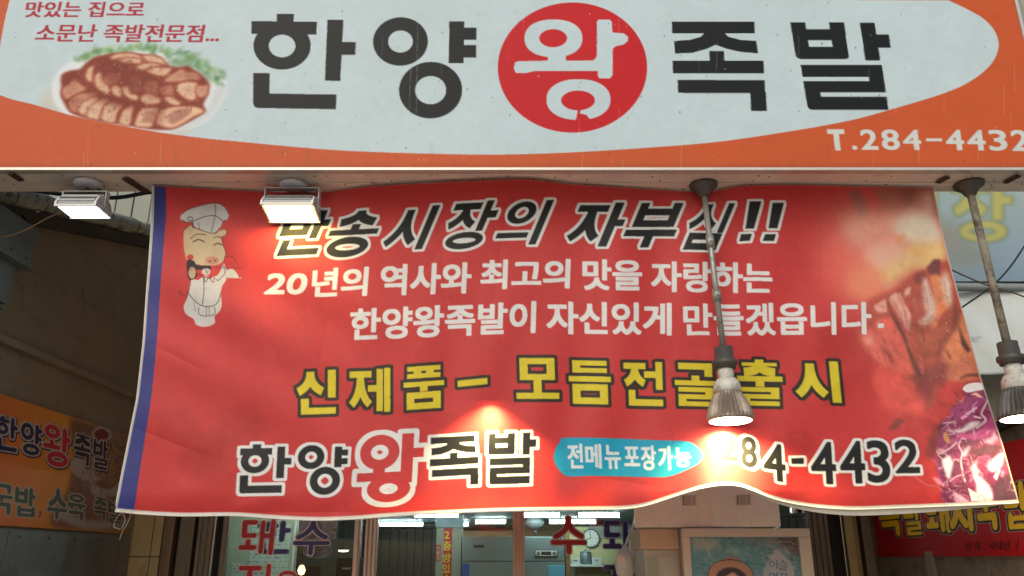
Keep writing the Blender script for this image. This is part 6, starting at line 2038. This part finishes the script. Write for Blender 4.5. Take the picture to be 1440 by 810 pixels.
YPo = 3.86
pf = thing("poster_cabinet", "cream framed cabinet with a sea poster of a woman in a straw hat", "cabinet", (at(1050, 770, YPo).x, YPo + .2, 0))
M_pframe = mat("cream_frame", srgb(214, 204, 182), .4, 0, .05, 8, .04, 60)
fx0, fx1 = at(960.5, 775, YPo).x, at(1142, 775, YPo).x
fz1 = zc0 - .004
ix0, ix1 = at(972.5, 790, YPo).x, at(1127, 790, YPo).x
iz1 = at(1050, 755, YPo).z
iz0 = iz1 - .95
obj("body", B().box(fx0 + .004, fx1 - .004, YPo + .032, YPo + .55, .02, fz1 - .002, .006), M_cab, pf)
for (a, b_, c_, d_) in ((fx0, fx1, iz1, fz1), (fx0, fx1, .3, iz0)):
    obj("frame_rail", B().box(a, b_, YPo, YPo + .03, c_, d_, .004), M_pframe, pf)
for (a, b_) in ((fx0, ix0), (ix1, fx1)):
    obj("frame_stile", B().box(a, b_, YPo + .0015, YPo + .0315, iz0 + .0005, iz1 - .0005, .003), M_pframe, pf)
po = flat_sheet(ix0, ix1, iz0, iz1, 300, 560, (96, 150, 160), 'y', YPo + .018)
zq = lambda pts: [(950 + x / 6.857, 730 + y / 6.857) for x, y in pts]
for _ in range(420):                                  # sea seen from above
    x_, y_ = random.uniform(150, 1250), random.uniform(160, 1200)
    L = random.uniform(40, 170)
    a = rad(random.gauss(25, 35))
    c = random.choice([(84, 142, 156), (60, 118, 136), (112, 164, 168), (134, 176, 172), (160, 186, 178), (52, 104, 124)])
    po.line(zq([(x_, y_), (x_ + L * .5 * math.cos(a), y_ + L * .5 * math.sin(a)), (x_ + L * math.cos(a + .6), y_ + L * math.sin(a + .6))]), (random.uniform(1.5, 5), 1), c, .6, .8)
po.poly(zq([(160, 180), (380, 190), (420, 240), (330, 300), (250, 280), (180, 340), (165, 260)]), (180, 186, 172), 5, .7)
po.poly(zq([(480, 280), (640, 300), (600, 345), (500, 330)]), (150, 184, 178), 3, .6)
po.poly(zq([(640, 165), (1200, 165), (1230, 420), (1150, 340), (1050, 290), (900, 240), (760, 220)]), (126, 120, 120), 6, .8)
po.poly(zq([(960, 165), (1200, 165), (1210, 320), (1120, 320), (1040, 250)]), (72, 60, 64), 4, .85)
for _ in range(70):
    x_, y_ = random.uniform(840, 1220), random.uniform(180, 480)
    po.line(zq([(x_, y_), (x_ + random.uniform(10, 60), y_ + random.uniform(-10, 25)), (x_ + random.uniform(30, 90), y_ + random.uniform(0, 30))]), (2, .8), random.choice([(170, 164, 160), (60, 50, 54), (200, 196, 190), (96, 88, 90)]), .5, .5)
po.poly(zq([(975, 290), (1040, 340), (1110, 420), (1150, 520), (1130, 640), (1050, 720), (930, 720), (860, 620), (850, 500), (900, 400)]), (184, 188, 190), 1.5, .9)
for ch, bx in (('이', (905, 398, 985, 485)), ('슬', (995, 398, 1085, 495)), ('먹', (905, 515, 985, 610)), ('자', (1000, 515, 1088, 610))):
    q = zq([(bx[0], bx[1]), (bx[2], bx[3])])
    words(po, ch, (*q[0], *q[1]), (70, 108, 150), .25)
po.poly(zq([(320, 560), (325, 500), (360, 440), (430, 405), (540, 395), (650, 420), (720, 480), (760, 560), (740, 600), (560, 560), (340, 600)]), (186, 138, 108), .6)
po.poly(zq([(445, 400), (480, 372), (540, 366), (600, 376), (640, 412), (540, 396)]), (170, 120, 96), .6)
po.line(zq([(318, 570), (322, 505), (360, 442), (430, 406), (540, 396), (650, 418), (722, 478), (764, 570)]), .9, (50, 32, 28))
po.line(zq([(440, 402), (540, 392), (640, 412)]), 1.2, (52, 34, 30))
po.poly(zq([(395, 560), (430, 500), (500, 470), (570, 470), (640, 505), (690, 570), (720, 800), (640, 900), (440, 900), (370, 800)]), (52, 36, 34), .8)
po.poly(zq([(450, 560), (500, 530), (550, 515), (600, 545), (625, 600), (620, 760), (545, 830), (465, 770), (440, 640)]), (206, 160, 138), 1)
po.poly(zq([(436, 530), (500, 490), (560, 480), (540, 520), (470, 560), (440, 640)]), (48, 32, 30), 1.2, .9)
for xx in (490, 585):
    po.line(zq([(xx - 24, 640), (xx, 632), (xx + 24, 642)]), 1.2, (40, 28, 26))
po.line(zq([(510, 745), (545, 755), (580, 745)]), 1.4, (150, 60, 60))
po.line(zq([(540, 660), (532, 700), (548, 706)]), .8, (170, 120, 100))
po.poly(zq([(330, 1250), (340, 980), (450, 900), (545, 930), (640, 900), (760, 980), (780, 1250)]), (214, 210, 204), 1)
ink_grid("poster", po.P, po.img, print_mat("glossy_poster", .2, 0, .5, 0, .06), pf)
obj("poster_backing", B().box(ix0 - .002, ix1 + .002, YPo + .0195, YPo + .0305, iz0 - .002, iz1 + .002), M_cab, pf)
# dim things seen between the carton and the right-hand jamb
gp = thing("plastic_crate", "dark green crate standing behind the carton, left of the ribbed jamb", "crate", tuple(at(1110, 742, 4.35)))
gx0, gx1 = at(1094, 735, 4.38).x, at(1117, 735, 4.38).x
gz = at(1105, 741, 4.38).z
M_crate = mat("green_crate", srgb(60, 72, 62), .5, 0, .1, 8)
obj("crate_body", B().box(gx0, gx1 + .05, 4.36, 4.52, gz - .5, gz + .05, .006), M_crate, gp)
obj("crate_rim", B().box(gx0 - .006, gx1 + .056, 4.354, 4.526, gz + .0505, gz + .068, .004), M_crate, gp)
for k in range(3):
    obj("crate_rib", B().box(gx0 + .01 + .04 * k, gx0 + .022 + .04 * k, 4.352, 4.3595, gz - .48, gz + .045, .002), M_crate, gp)
